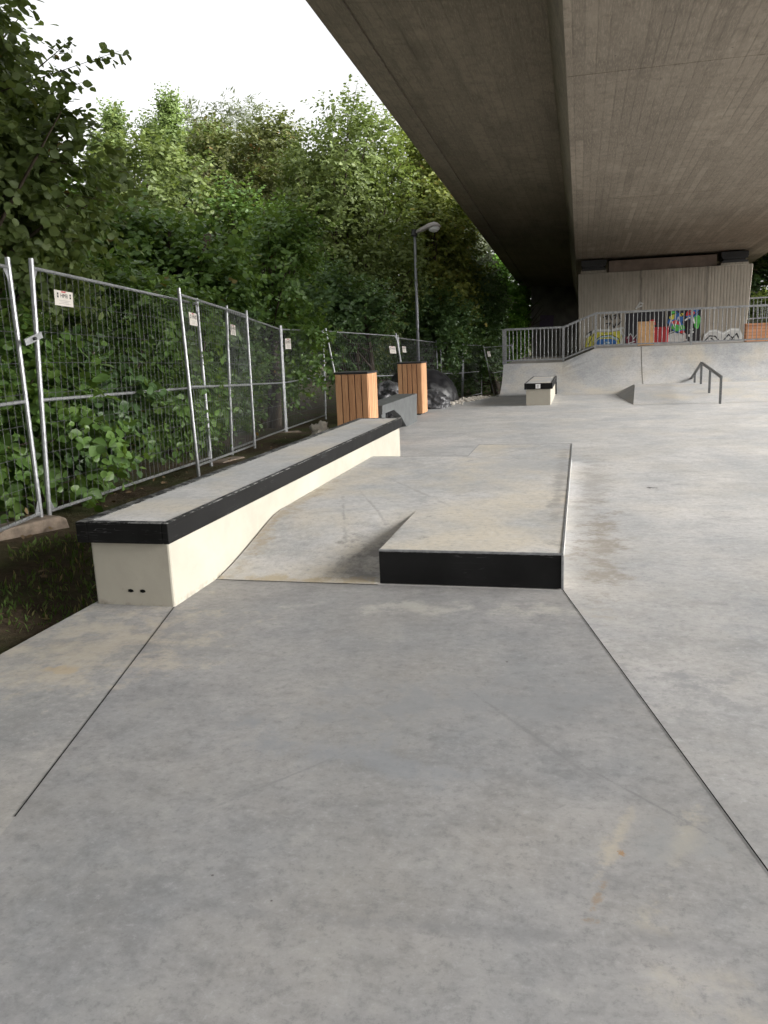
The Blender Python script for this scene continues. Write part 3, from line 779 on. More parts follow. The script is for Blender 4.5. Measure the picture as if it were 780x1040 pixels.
# graffiti: flat sprayed shapes, 3 mm proud of the pier
layer = [0]
def paint(name, mat, polys, parent):
    layer[0] += 1
    yy_ = 27.996-.0012*layer[0]
    groups = {}
    for k, pl in enumerate(polys): groups.setdefault(getattr(pl, 'sid', ('p', k)), []).append(pl)
    for g_ in groups.values():
        b = MB()
        for pl in g_: b.add([(x, yy_, z) for x, z in pl], [tuple(range(len(pl)))])
        rel(b, off).build(name, mat, parent)
def wobbly(cx, cz, rx, rz, n=18, amp=.2, seed=0, rot=0):
    r_ = random.Random(seed); ph = [r_.random()*6.28 for _ in range(4)]
    out = []
    for k in range(n):
        a = 2*math.pi*k/n; q = 1+amp*(math.sin(2*a+ph[0])+.7*math.sin(3*a+ph[1])+.5*math.sin(5*a+ph[2]))/2
        u, v = rx*q*math.cos(a), rz*q*math.sin(a)
        out.append((cx+u*math.cos(rot)-v*math.sin(rot), cz+u*math.sin(rot)+v*math.cos(rot)))
    return out
class PL(list): sid = None
sidn = [0]
def stroke(pts, w):
    polys = []; sidn[0] += 1
    for (a, b_) in zip(pts[:-1], pts[1:]):
        dx, dz = b_[0]-a[0], b_[1]-a[1]; l_ = math.hypot(dx, dz) or 1; nx, nz = -dz/l_*w/2, dx/l_*w/2; ex_, ez_ = dx/l_*w*.3, dz/l_*w*.3
        q_ = PL([(a[0]-nx-ex_, a[1]-nz-ez_), (b_[0]-nx+ex_, b_[1]-nz+ez_), (b_[0]+nx+ex_, b_[1]+nz+ez_), (a[0]+nx-ex_, a[1]+nz-ez_)]); q_.sid = sidn[0]; polys.append(q_)
    return polys
def strokes(lst, w): 
    out = []
    for q in lst: out += stroke(q, w)
    return out
paint('graffiti', M['blackg'], [[(1.38,1.0),(1.40,2.02),(2.62,2.06),(2.64,1.0)]], pi)
paint('graffiti', M['blackg'], [[(2.66,1.0),(2.70,2.06),(3.72,2.10),(3.74,1.0)]], pi)
paint('graffiti', M['yellowg'], [[(.12,1.0),(.18,1.28),(.45,1.46),(.9,1.44),(1.30,1.48),(1.34,1.0)]], pi)
paint('graffiti', M['silverg'], strokes([[(.15,1.32),(.45,1.52),(.95,1.50),(1.32,1.56)],[(1.25,1.5),(1.33,1.3),(1.30,1.05)]], .07), pi)
paint('graffiti', M['blueg'], [wobbly(.80,1.10,.30,.16,seed=4)], pi)
paint('graffiti', M['cyang'], strokes([[(.42,1.16),(.6,1.30),(.9,1.33),(1.16,1.2)],[(.70,1.02),(.78,1.12),(.9,1.1)]], .05), pi)
paint('graffiti', M['blackg'], strokes([[(.70,1.92),(.82,1.98),(.80,1.86)],[(.9,1.98),(.95,1.84)],[(1.0,1.96),(1.12,2.0),(1.06,1.86)],[(.78,1.72),(.92,1.74),(.84,1.60)],[(.98,1.72),(1.04,1.58),(1.12,1.74)],[(1.18,2.06),(1.22,1.86)],[(.2,1.42),(.32,1.50),(.3,1.36)],[(1.16,1.66),(1.26,1.78)]], .035), pi)
paint('graffiti', M['maroong'], [wobbly(1.62,1.16,.24,.13,seed=9,amp=.5)], pi)
paint('graffiti', M['silverg'], strokes([[(1.46,1.22),(1.56,1.38),(1.66,1.2),(1.78,1.36)],[(1.5,1.06),(1.7,1.12)]], .022), pi)
paint('graffiti', M['redg'], [[(2.10,1.64),(2.34,1.62),(2.3,1.80),(2.14,1.78)]], pi)
paint('graffiti', M['silverg'], strokes([[(1.72,2.16),(1.84,2.34),(1.92,2.30)],[(1.76,2.2),(1.9,2.24)]], .05), pi)
paint('graffiti', M['silverg'], [wobbly(3.0,1.22,.30,.22,seed=3,amp=.3)], pi)
paint('graffiti', M['blueg'], [wobbly(2.98,1.66,.26,.30,seed=5,amp=.4), wobbly(3.46,1.88,.22,.16,seed=6,amp=.4)], pi)
paint('graffiti', M['greeng'], [wobbly(3.02,1.50,.17,.12,seed=7,amp=.5), wobbly(3.60,1.66,.09,.24,seed=8,amp=.3), wobbly(2.88,1.96,.09,.06,seed=10)], pi)
paint('graffiti', M['redg'], [wobbly(2.96,1.66,.13,.07,seed=11,amp=.4), wobbly(3.38,1.94,.12,.09,seed=12,amp=.4,rot=.5), wobbly(3.16,1.36,.07,.05,seed=13)], pi)
paint('graffiti', M['yellowg'], [wobbly(2.84,1.84,.07,.10,seed=14,amp=.4), wobbly(3.12,1.90,.06,.05,seed=15)], pi)
paint('graffiti', M['blackg'], [[(3.28,1.05),(3.30,1.72),(3.48,1.74),(3.50,1.05)]], pi)
paint('graffiti', M['white'], strokes([[(3.24,1.72),(3.34,1.80),(3.48,1.78),(3.52,1.62)]], .045)+[wobbly(3.44,1.42,.05,.05,10,.2,1), wobbly(3.40,1.24,.06,.05,10,.2,2), wobbly(3.30,1.10,.035,.03,10,.2,3), wobbly(3.48,1.34,.03,.03,8,.2,4)], pi)
paint('graffiti', M['silverg'], [[(3.78,.99),(3.82,1.24),(3.98,1.38),(4.18,1.40),(4.40,1.30),(4.62,1.42),(4.88,1.40),(4.97,1.18),(4.96,.99)]], pi)
paint('graffiti', M['blackg'], strokes([[(3.86,1.06),(4.0,1.20),(4.16,1.18),(4.28,1.04)],[(4.42,1.05),(4.56,1.22),(4.68,1.10),(4.80,1.24),(4.86,1.10)],[(4.04,1.12),(4.12,1.06)],[(4.6,1.08),(4.74,1.04)]], .04), pi)
paint('graffiti', M['white'], strokes([[(3.84,1.2),(4.0,1.34),(4.18,1.35),(4.4,1.24),(4.62,1.37),(4.86,1.35)]], .028), pi)

paint('graffiti', M['white'], strokes([[(2.72,1.42),(2.80,1.78),(2.92,1.50),(3.02,1.84),(3.14,1.46)]], .018), pi)
paint('graffiti', M['blackg'], strokes([[(2.74,1.30),(2.96,1.38),(3.20,1.28)],[(2.82,1.92),(3.06,1.98),(3.2,1.78)],[(3.30,2.02),(3.5,1.86),(3.66,2.0)]], .026), pi)
paint('graffiti', M['blackg'], strokes([[(.40,1.05),(.50,1.24),(.66,1.34),(.98,1.36),(1.2,1.22),(1.24,1.04)],[(.22,1.06),(.32,1.26),(.4,1.4)]], .022), pi)

# abutment behind
ab = empty('bridge_abutment', (1.4, 46.9, 0), 'dark concrete abutment wall closing the far end of the bridge', 'bridge abutment')
b = MB(); b.box(-2.75, 9.0, 46.85, 49.0, -1.2, 4.2); rel(b, (1.4,46.9,0)).build('abutment_wall', M['abut'], ab)
b = MB(); b.add([(-2.3,46.84,1.9),(-1.55,46.84,1.9),(-1.5,46.84,2.55),(-2.25,46.84,2.6)], [(0,1,2,3)]); rel(b, (1.4,46.9,0)).build('graffiti', M['purpleg'], ab)

# things behind the railing
ob = empty('wood_bin', (1.75, 24., 1.03), 'pale orange wooden box standing behind the bank railing', 'wooden box')
off = (1.75, 24., 1.03)
b = MB(); b.box(1.535,1.965,23.9,24.3,1.03,1.66); rel(b, off).build('box_body', M['ply'], ob, bevel=.006)
b = MB(); b.box(1.525,1.975,23.89,24.31,1.661,1.68); rel(b, off).build('box_lid', M['ply'], ob)
rb = empty('red_box', (2.5, 26.9, 1.03), 'dull red metal box against the pier, right of the orange wooden box', 'metal box')
off = (2.5, 26.9, 1.03)
b = MB(); b.box(2.16,2.62,26.8,27.2,1.05,1.50); rel(b, off).build('box_body', M['redbox'], rb, bevel=.02)
b = MB(); b.box(2.15,2.63,26.79,27.21,1.501,1.535); rel(b, off).build('box_lid', M['redbox'], rb, bevel=.01)
b = MB()
b.box(4.30,10.5,23.7,23.95,1.03,1.47); 
ow = b.build('low_wall', M['orangewall'], off=(0,0,0)); tag(ow, 'low orange brick wall beyond the bank railing at the right edge', 'wall')
cp = MB(); cp.box(4.28,10.52,23.67,23.98,1.471,1.505); cp.build('wall_cap', M['orangewall'], ow)
# second railing
r2 = empty('steel_railing', (5.3, 29.53, 1.6), 'short galvanised railing up on the slope right of the pier', 'railing')
off = (5.3, 29.53, 1.6)
for zz, ww, nm in ((2.36,.05,'top_rail'),(1.70,.04,'bottom_rail')):
    b = MB(); b.bar((5.30,29.53,zz),(10.,29.53,zz+.05),ww,ww); rel(b, off).build(nm, M['rail'], r2)
for px_ in (5.32, 7.4, 9.6):
    b = MB(); b.bar((px_,29.535,1.0),(px_,29.535,2.37),.05,.05); rel(b, off).build('post', M['rail'], r2)
b = MB(); x = 5.42
while x < 9.9:
    b = MB(); b.tube((x,29.53,1.71),(x,29.53,2.36),.009,n=5); x += .12; rel(b, off).build('baluster', M['rail'], r2)

# ------------------------------------------------------------------ timber-clad bins
def timber_bin(loc, label, w=.47, h=.97, rot=0.):
    r_ = empty('timber_bin', loc, label, 'litter bin', 'timber-clad bins beside the long ledge'); r_.rotation_euler.z = rot
    hw = w/2
    b = MB(); b.box(-hw+.03,hw-.03,-hw+.03,hw-.03,.02,h-.03); b.build('inner_box', M['bin_gap'], r_)
    b = MB(); nsl = 5; sw = w/nsl
    for k in range(nsl):
        a = -hw+k*sw+.007; c = a+sw-.014
        b.box(a, c, -hw, -hw+.026, .03, h); b.box(a, c, hw-.026, hw, .03, h)
    for k in range(nsl):
        a = -hw+.028+k*(w-.056)/nsl+.006; c = a+(w-.056)/nsl-.012
        b.box(-hw, -hw+.026, a, c, .03, h); b.box(hw-.026, hw, a, c, .03, h)
    b.build('timber_cladding', M['cedar'], r_, bevel=.003)
    b = MB(); b.box(-hw-.008,hw+.008,-hw-.008,hw+.008,h+.001,h+.028); b.build('lid', M['lid'], r_, bevel=.006)
    b = MB(); b.box(-hw+.05,hw-.05,-hw+.05,hw-.05,-.04,.028); b.build('plinth', M['lid'], r_)
    return r_
timber_bin((-3.02, 10.80, 0), 'vertical-slatted timber bin with black lid, nearer one just behind the ledge end', rot=R(-2))
timber_bin((-3.15, 15.28, 0), 'vertical-slatted timber bin with black lid, farther one beyond the concrete bench', rot=R(-2))
# bench
bn = empty('concrete_bench', (-2.98, 12.6, 0), 'dark grey concrete bench between the two timber bins', 'bench')
off = (-2.98, 12.6, 0)
prf = [(11.35,.35),(11.37,.48),(13.93,.48),(13.86,-.01),(13.0,-.01),(12.55,.22),(12.1,.35)]
b = MB(); b.prism([(y, z) for y, z in prf], -3.16, -2.80, 'x'); rel(b, off).build('seat', M['bench'], bn, bevel=.008)
b = MB(); b.prism([(11.6,-.01),(11.6,.349),(11.85,.349),(11.9,-.01)], -3.10, -2.88, 'x'); rel(b, off).build('leg', M['bench'], bn)

def lump(name, mat, loc, rad, amp, seed, label, cat, freq=1.6, sub=4, group=None, flatten=0., zcut=-.1, ridged=False, parent=None):
    bm = bmesh.new(); bmesh.ops.create_icosphere(bm, subdivisions=sub, radius=1.)
    for v in bm.verts:
        q = v.co.normalized(); o3 = Vector((seed*3.1, seed*1.7, seed))
        n_ = noise.fractal(q*freq+o3, 1., 2., 5)
        if ridged: n_ = .5-abs(n_)*2.2 + .25*(.5-abs(noise.noise(q*freq*3.3+o3)))*2
        k = 1+amp*n_
        v.co = Vector((q.x*rad[0]*k, q.y*rad[1]*k, max(zcut, q.z*rad[2]*k)))
    for f in bm.faces: f.smooth = not ridged or True
    me = bpy.data.meshes.new(name); bm.to_mesh(me); bm.free(); me.materials.append(mat)
    o = bpy.data.objects.new(name, me); COL.objects.link(o); o.location = loc
    if parent is None: tag(o, label, cat, group)
    else: o.parent = parent
    return o
lump('covered_pile', M['tarp'], (-3.62, 18.2, .0), (.88, .85, .80), .08, 3, 'pile wrapped in shiny black plastic sheet behind the farther timber bin', 'covered pile', 1.1, 5, ridged=True)
lump('plastic_bundle', M['tarp2'], (-3.02, 16.75, .0), (.34, .4, .36), .16, 8, 'crumpled grey plastic film bundle at the foot of the covered pile', 'plastic bundle', 1.3, 5, ridged=True)
lump('plastic_bundle', M['tarp2'], (-3.95, 16.6, .25), (.34, .5, .32), .16, 5, 'crumpled silvery plastic film bundle between the two timber bins', 'plastic bundle', 1.3, 5, ridged=True)
lump('plastic_bag', M['tarp'], (-2.93, 12.05, .0), (.14, .3, .32), .25, 4, 'crumpled black plastic tucked under the concrete bench', 'plastic bag', 2.2, 4, ridged=True)
lump('rubble_stone', M['rubble'], (-3.92, 11.85, .0), (.17, .17, .19), .5, 6, 'pale rough stone on the grass by the fence behind the ledge', 'stone', 2.2, 4)
# loose pale rubble on slab edge : uncountable
rb_ = MB()
bmr = bmesh.new()
for k in range(260):
    u = random.random(); x = -3.05+.75*u+random.gauss(0,.10); y = 17.0+2.4*u+random.gauss(0,.22); r0 = random.uniform(.015,.055)*(1.2 if random.random() < .1 else 1)
    mt = Matrix.Translation((x, y, r0*.3))@Matrix.Rotation(random.random()*6, 4, 'Z')@Matrix.Diagonal((r0*random.uniform(.8,1.6), r0, r0*.7, 1))
    ret = bmesh.ops.create_icosphere(bmr, subdivisions=1, radius=1., matrix=mt)
me = bpy.data.meshes.new('rubble'); bmr.to_mesh(me); bmr.free(); me.materials.append(M['rubble'])
o = bpy.data.objects.new('rubble', me); COL.objects.link(o); tag(o, 'pale loose rubble along the slab edge near the covered pile', 'rubble', kind='stuff')

# ------------------------------------------------------------------ fence panels
font = None
def text_mesh(txt, size):
    cu = bpy.data.curves.new('t', 'FONT'); cu.body = txt; cu.size = size; cu.align_x = 'CENTER'; cu.align_y = 'CENTER'; cu.resolution_u = 2
    o = bpy.data.objects.new('t', cu); COL.objects.link(o)
    bpy.context.view_layer.update()
    me = bpy.data.meshes.new_from_object(o); vsx = [tuple(v.co) for v in me.vertices]; fsx = [tuple(p_.vertices) for p_ in me.polygons]
    bpy.data.objects.remove(o); bpy.data.meshes.remove(me); return vsx, fsx
TXT = text_mesh('HMB', .062)
def fence_panel(A0, A1, B0, B1, label, sign=None, clamp=False, rt=.020, wires=.1, wr=.0020):
    A0, A1, B0, B1 = map(Vector, (A0, A1, B0, B1))
    r_ = empty('mesh_fence', A0, label, 'fence', 'temporary mesh fence panels in front of the trees')
    def P_(u, v): return (A0.lerp(B0, u)).lerp(A1.lerp(B1, u), v)-A0
    Ln = (B0-A0).length
    for u in (0., 1.):
        b = MB(); b.tube(P_(u, -.03), P_(u, 1.02), rt, n=10); b.build('post', M['galv'], r_)
    for v in (.04, .485, .985):
        b = MB(); b.tube(P_(0, v), P_(1, v), rt*.72, n=8); b.build('cross_tube', M['galv'], r_)
    n_ = max(4, int(Ln/wires)); b = MB()
    side = (B0-A0).cross(A1-A0).normalized()*.012
    for k in range(1, n_): b.tube(P_(k/n_, .04)+side, P_(k/n_, .985)+side, wr, n=4, caps=False)
    for k in range(1, 8): b.tube(P_(0, .04+.945*k/8)+side*.7, P_(1, .04+.945*k/8)+side*.7, wr, n=4, caps=False)
    b.build('wire_mesh', M['wire'], r_)
    # corner gussets
    for (u, v, du, dv) in ((0,.985,.09/Ln,-.07),(0,.04,.09/Ln,.07),(1,.985,-.09/Ln,-.07),(1,.04,-.09/Ln,.07)):
        b = MB(); b.add([P_(u, v), P_(u+du, v), P_(u, v+dv)], [(0,1,2)])
        b.build('corner_gusset', M['galv'], r_)
    if sign:
        u0, u1, v0, v1 = sign
        ex_ = (P_(u1, v0)-P_(u0, v0)); ey_ = (P_(u0, v1)-P_(u0, v0)); nn = ex_.cross(ey_).normalized()
        if nn.dot(Vector((0,0,1.35))-A0) < 0: nn = -nn
        o0 = P_(u0, v0)+nn*.02
        def quad(mb, a, b_, c, d, off_): mb.add([o0+ex_*a+ey_*c+nn*off_, o0+ex_*b_+ey_*c+nn*off_, o0+ex_*b_+ey_*d+nn*off_, o0+ex_*a+ey_*d+nn*off_], [(0,1,2,3)])
        b = MB(); 
        q = [o0, o0+ex_, o0+ex_+ey_, o0+ey_]; b.add(q+[w-nn*.003 for w in q], [(0,1,2,3),(7,6,5,4),(0,4,5,1),(1,5,6,2),(2,6,7,3),(3,7,4,0)])
        sg = b.build('sign', M['sign'], r_)
        b = MB(); quad(b, .36, .60, .88, .97, .0015); b.build('sign_bar', M['signred'], sg)
        b = MB(); w_ = ex_.length; h_ = ey_.length; ux = ex_.normalized(); uy = ey_.normalized()
        cc = o0+ex_*.5+ey_*.66+nn*.0018
        b.add([cc+ux*x_*(w_/.30)*1.0+uy*y_*(h_/.17)*1.05 for x_, y_, z_ in TXT[0]], TXT[1])
        for a in (.12, .80):
            quad(b, a, a+.08, .70, .84, .0018); quad(b, a, a+.08, .52, .66, .0018)
        b.build('sign_lettering', M['signblk'], sg)
        b = MB(); quad(b, .22, .82, .34, .37, .0018); quad(b, .28, .76, .24, .27, .0018); quad(b, .18, .86, .14, .17, .0018); b.build('sign_small_print', M['signgrey'], sg)
    return r_
FP = 'temporary mesh fence panel '
fence_panel((-3.62,2.05,.07),(-3.66,2.05,2.06),(-4.215,5.46,.05),(-4.19,5.43,2.06), FP+'at the left edge of the photo, nearest the camera')
fence_panel((-4.19,5.53,.05),(-4.10,5.58,2.06),(-4.55,9.25,-.05),(-4.56,9.26,1.95), FP+'above the near end of the long ledge, second from the camera', (.075,.155,.858,.918))
fence_panel((-4.235,8.27,0),(-4.27,8.26,2.0),(-4.757,11.17,-.13),(-4.74,11.18,1.87), FP+'overlapping its neighbour, third from the camera, vines over its right post', (.07,.165,.83,.90))
fence_panel((-4.76,10.36,-.09),(-4.69,10.39,1.91),(-5.51,14.48,-.25),(-5.49,14.49,1.73), FP+'fourth from the camera, half hidden by leaves', (.03,.10,.83,.90))
fence_panel((-5.50,14.52,-.25),(-5.48,14.52,1.73),(-5.63,17.41,-.25),(-5.59,17.42,1.72), FP+'ending left of the nearer timber bin, pale stone at its foot', (.05,.17,.80,.90))
fence_panel((-5.03,16.85,-.25),(-5.29,16.68,1.70),(-4.25,20.1,-.38),(-4.51,20.0,1.57), FP+'leaning right, its top tube seen between the two timber bins', (.84,.94,.76,.85))
fence_panel((-4.40,20.3,-.40),(-4.49,20.1,1.52),(-4.42,25.6,-.55),(-4.48,25.6,1.37), FP+'running back from the farther timber bin behind the covered pile', (.06,.14,.80,.88), wires=.14)
fence_panel((-4.31,25.63,-.58),(-4.35,25.63,1.36),(-4.03,28.0,-.66),(-3.97,28.0,1.25), FP+'right of the covered pile, starting at a double post', wires=.14)
fence_panel((-4.0,28.05,-.66),(-3.95,28.05,1.24),(-3.68,30.8,-.70),(-3.65,30.8,1.19), FP+'far back, small white sign by its left post', (.05,.15,.80,.90), wires=.14)
fence_panel((-2.98,28.9,-.70),(-3.352,28.8,1.13),(-2.55,32.9,-.75),(-2.69,32.9,1.13), FP+'farthest, with a steeply leaning left post beside the bank end', (.06,.16,.80,.90), wires=.14)
# clamp joining the two nearest panels (sits on both: its own thing)
b = MB(); b.bar((-4.20,5.40,1.47),(-4.095,5.62,1.53),.012,.05); b.tube((-4.15,5.49,1.50),(-4.10,5.47,1.50),.012)
b = MB(); b.bar((0,-.10,-.03),(0,.11,.03),.012,.05)
ck = b.build('fence_clamp', M['galv'], off=(0,0,0)); ck.location = (-4.11,5.50,1.50); tag(ck, 'galvanised clamp joining the posts of the two nearest fence panels', 'clamp')
b = MB(); b.tube((.0,0,0),(.03,0,0),.013,n=6); b.build('bolt', M['bolt'], ck)
def foot_block(loc, rot, label):
    r_ = MB()
    pr_ = [(-.33,0),(-.30,.13),(-.24,.16),(.24,.16),(.30,.13),(.33,0)]
    r_.prism(pr_, -.11, .11, 'y')
    o = r_.build('foot_block', M['footblock'], bevel=.015); o.location = loc; o.rotation_euler.z = rot
    tag(o, label, 'foot block', 'concrete foot blocks under the fence posts'); return o
foot_block((-4.24,5.30,-.06), R(72), 'worn concrete foot block under the two nearest fence posts')
foot_block((-4.62,9.9,-.24), R(80), 'concrete foot block behind the long ledge, under the third panel')
foot_block((-5.49,14.5,-.38), R(30), 'concrete foot block under the post behind the pale stone')
foot_block((-3.62,2.1,-.08), R(80), 'concrete foot block of the nearest panel, at the left edge')

# street lamp
lp = empty('street_lamp', (-4.66, 23.55, -.5), 'grey street lamp with a curved head above the fence', 'street lamp')
off = (-4.66, 23.55, -.5)
b = MB(); b.path([(-4.66,23.55,-.6),(-4.66,23.55,1.0),(-4.66,23.55,4.40)], [.052,.048,.036], 12); rel(b, off).build('pole', M['lamppole'], lp, smooth=True)
b = MB(); b.tube((-4.68,23.55,4.33),(-4.66,23.56,4.52),.095,.085,12); rel(b, off).build('pole_cap', M['lid'], lp, bevel=.02)
b = MB(); st2 = []
for k, (x_, z_, w_, h_) in enumerate(((-4.62,4.43,.07,.07),(-4.45,4.49,.085,.08),(-4.25,4.56,.12,.10),(-4.08,4.60,.13,.09),(-3.96,4.58,.11,.06),(-3.90,4.55,.05,.02))):
    st2.append([(x_, 23.56+w_*math.cos(a), z_+h_*max(-.45, math.sin(a))) for a in [2*math.pi*i/14 for i in range(14)]])
vv2 = [q for r_ in st2 for q in r_]; ff2 = []
for k in range(len(st2)-1):
    for i in range(14): ff2.append((k*14+i, k*14+(i+1) % 14, (k+1)*14+(i+1) % 14, (k+1)*14+i))
ff2 += [tuple(range(13,-1,-1)), tuple(range(5*14, 6*14))]
b.add(vv2, ff2); rel(b, off).build('lamp_head', M['lampgrey'], lp, smooth=True)
bm = bmesh.new(); bmesh.ops.create_uvsphere(bm, u_segments=16, v_segments=8, radius=1.)
for v in bm.verts: v.co = Vector((v.co.x*.17+.56, v.co.y*.10+.01, v.co.z*.12+5.02))
me = bpy.data.meshes.new('lens'); bm.to_mesh(me); bm.free(); me.materials.append(M['lampglass'])
for q in me.polygons: q.use_smooth = True
o = bpy.data.objects.new('lens', me); COL.objects.link(o); o.parent = lp

# ------------------------------------------------------------------ grass tufts on the strip
rng = np.random.default_rng(5)
n = 11000
gx_ = -4.0+1.35*rng.random(n); gy_ = 1.0+11.*rng.random(n)
keep = np.array([noise.noise(Vector((a*1.1, b_*1.1, 7)))+.25*noise.noise(Vector((a*4, b_*4, 2))) > .02 for a, b_ in zip(gx_, gy_)])
keep &= ~((gy_ > 9.7) & (gx_ > -3.98)); gx_, gy_ = gx_[keep], gy_[keep]
gz_ = np.array([ground_z(a, b_) for a, b_ in zip(gx_, gy_)])
P0 = np.stack([gx_, gy_, gz_], 1); D = norm(rng.normal(0,.45,(len(P0),3))+np.array([0,0,1.]))
leafs = [P0, D, norm(rng.normal(size=(len(P0),3))), (.025+.045*rng.random(len(P0)))]
o = leaf_mesh('grass', *leafs, 'slim', leaf_mat('leaf_grass', ((.045,.08,.015),(.07,.12,.02),(.14,.15,.05)), .25, .7, ((.30,.22,.11), .12))); tag(o, 'short moss and grass on the strip beside the slab', 'grass', kind='stuff')

# dead leaves on the verge
rng = np.random.default_rng(6)
n = 380; lx = -4.9+2.2*rng.random(n); ly = 1.2+12*rng.random(n); kk = ~((ly > 9.7) & (lx > -4.0)); lx, ly = lx[kk], ly[kk]
P0 = np.stack([lx, ly, [ground_z(a, b_)+.03 for a, b_ in zip(lx, ly)]], 1)
o = leaf_mesh('leaf_litter', P0, norm(rng.normal(size=P0.shape)*np.array([1,1,.25])), norm(rng.normal(size=P0.shape)*.35+np.array([0,0,1.])), .03+.04*rng.random(len(P0)), 'oval', leaf_mat('dead_leaf', ((.06,.04,.02),(.11,.07,.035),(.20,.14,.07)), .1, .8))
tag(o, 'brown dead leaves scattered on the soil beside the fence', 'leaf litter', kind='stuff')
P0 = np.array([-2.60,2.52,-.02])+rng.normal(0,.012,(26,3))*np.array([1,1.6,.2])
o = leaf_mesh('weed', P0, norm(rng.normal(0,.6,P0.shape)+np.array([.3,0,1.])), norm(rng.normal(size=P0.shape)), .03+.04*rng.random(26), 'slim', L['bright'])
tag(o, 'tiny bright green weed at the slab edge on the far left', 'weed')

# ------------------------------------------------------------------ vegetation
G1 = 'leafy shrubs growing through the mesh fence'
sh = [(-5.25,2.6,2.3,'left edge, nearest the camera'),(-5.35,4.3,2.2,'behind the two joined fence posts'),(-5.30,5.9,2.15,'behind the panel above the near ledge end'),(-5.45,7.5,2.1,'behind the middle of the second fence panel'),
      (-5.55,9.1,2.2,'behind the overlap of the second and third panels'),(-5.85,10.8,2.2,'behind the third and fourth panels'),(-6.35,12.6,2.4,'behind the fourth panel'),(-6.9,14.6,2.5,'behind the panel with the pale stone'),(-6.9,16.9,2.5,'left of the leaning panel')]
for i, (x, y, h, lb) in enumerate(sh):
    near = y < 9
    tree('shrub', 'dense round-leaved green shrub, '+lb, 'shrub', x-.1, y, 'round' if near else 'oval', L['hazel'] if i % 3 else L['dark'],
         (x+.1, y, h*.5-.1), (1.15, 1.3, h*.62), 190, 6, 7 if near else 7, .11 if near else .12, .34, .03, G1, up=.25, out=.7, droop=.3, seed=100+i, stems=4, lump=.18, inner=.2)
# near tree at the left with the branch reaching into the sky
ex = [((-4.95,6.95,3.80),(-4.18,7.38,4.12),15,.10),((-4.95,7.0,3.65),(-4.45,7.21,3.85),12,.10),((-4.75,7.05,4.0),(-4.54,7.18,4.20),6,.08),((-4.85,7.0,3.45),(-4.50,7.20,3.50),8,.10),((-4.95,6.95,3.3),(-4.35,7.30,3.28),9,.12),((-4.9,7.0,3.15),(-4.2,7.35,3.05),9,.12),((-4.9,7.0,2.9),(-4.25,7.3,2.75),9,.11)]
tree('linden_tree', 'big dark leafy tree at the left edge with a branch reaching into the white sky', 'tree', -6.0, 6.2, 'round', L['linden'],
     (-5.8,6.25,3.3), (1.6,1.95,2.0), 500, 7, 8, .10, .36, .13, None, up=.1, out=.7, droop=.3, seed=41, extra=ex, lump=.15, inner=.15)
tree('linden_tree', 'upper left leafy tree behind the nearest one, filling the corner', 'tree', -8.2, 8.2, 'round', L['linden'],
     (-7.5,7.3,4.3), (1.8,1.9,2.4), 420, 7, 8, .12, .5, .16, None, up=.1, out=.7, droop=.3, seed=43, lump=.2, inner=.15)
# hazels
tree('hazel_tree', 'broad bright green hazel left of centre rising over the fence', 'tree', -6.9, 12.9, 'round', L['hazel'], (-6.6,13.0,2.7), (1.6,1.7,1.75), 190, 7, 8, .125, .5, .1, None, up=.3, out=.7, seed=51, stems=3, lump=.22, inner=.25)
tree('hazel_tree', 'dark green hazel behind the fence, left of the nearer timber bin', 'tree', -6.2, 15.9, 'oval', L['hazel'], (-6.0,15.8,2.45), (1.6,1.8,1.75), 190, 7, 8, .13, .5, .1, None, up=.3, out=.7, seed=52, stems=3, lump=.22, inner=.25)
tree('hazel_tree', 'green hazel between the near tree and the poplars', 'tree', -8.6, 11.0, 'round', L['hazel'], (-8.3,11.0,2.7), (1.7,1.7,1.9), 170, 7, 8, .125, .5, .1, None, up=.3, out=.7, seed=53, stems=3, inner=.25)
tree('hazel_tree', 'shadowy hazel above the two timber bins', 'tree', -5.9, 20.6, 'oval', L['dark'], (-5.8,20.4,1.7), (1.9,1.9,1.9), 190, 7, 8, .14, .55, .1, None, up=.3, out=.7, seed=54, stems=3, inner=.25)
tree('hazel_tree', 'shadowy hazel directly behind the street lamp pole', 'tree', -5.0, 26.8, 'oval', L['dark'], (-4.9,26.6,1.5), (2.0,1.9,2.0), 190, 7, 8, .15, .6, .1, None, up=.3, out=.7, seed=55, stems=3, inner=.25)
tree('evergreen_bush', 'very dark bush under the bridge edge, left of the bank railing', 'bush', -3.3, 31.5, 'oval', L['dark'], (-4.3,31.5,1.9), (2.0,1.6,2.9), 300, 7, 8, .16, .6, .1, None, up=.2, out=.7, seed=56, stems=3, inner=.25)
tree('evergreen_bush', 'dark bush beyond the far fence panels', 'bush', -5.4, 32., 'oval', L['dark'], (-5.3,32.,1.4), (2.2,1.6,2.6), 200, 7, 8, .16, .6, .1, None, up=.2, out=.7, seed=57, stems=3, inner=.25)
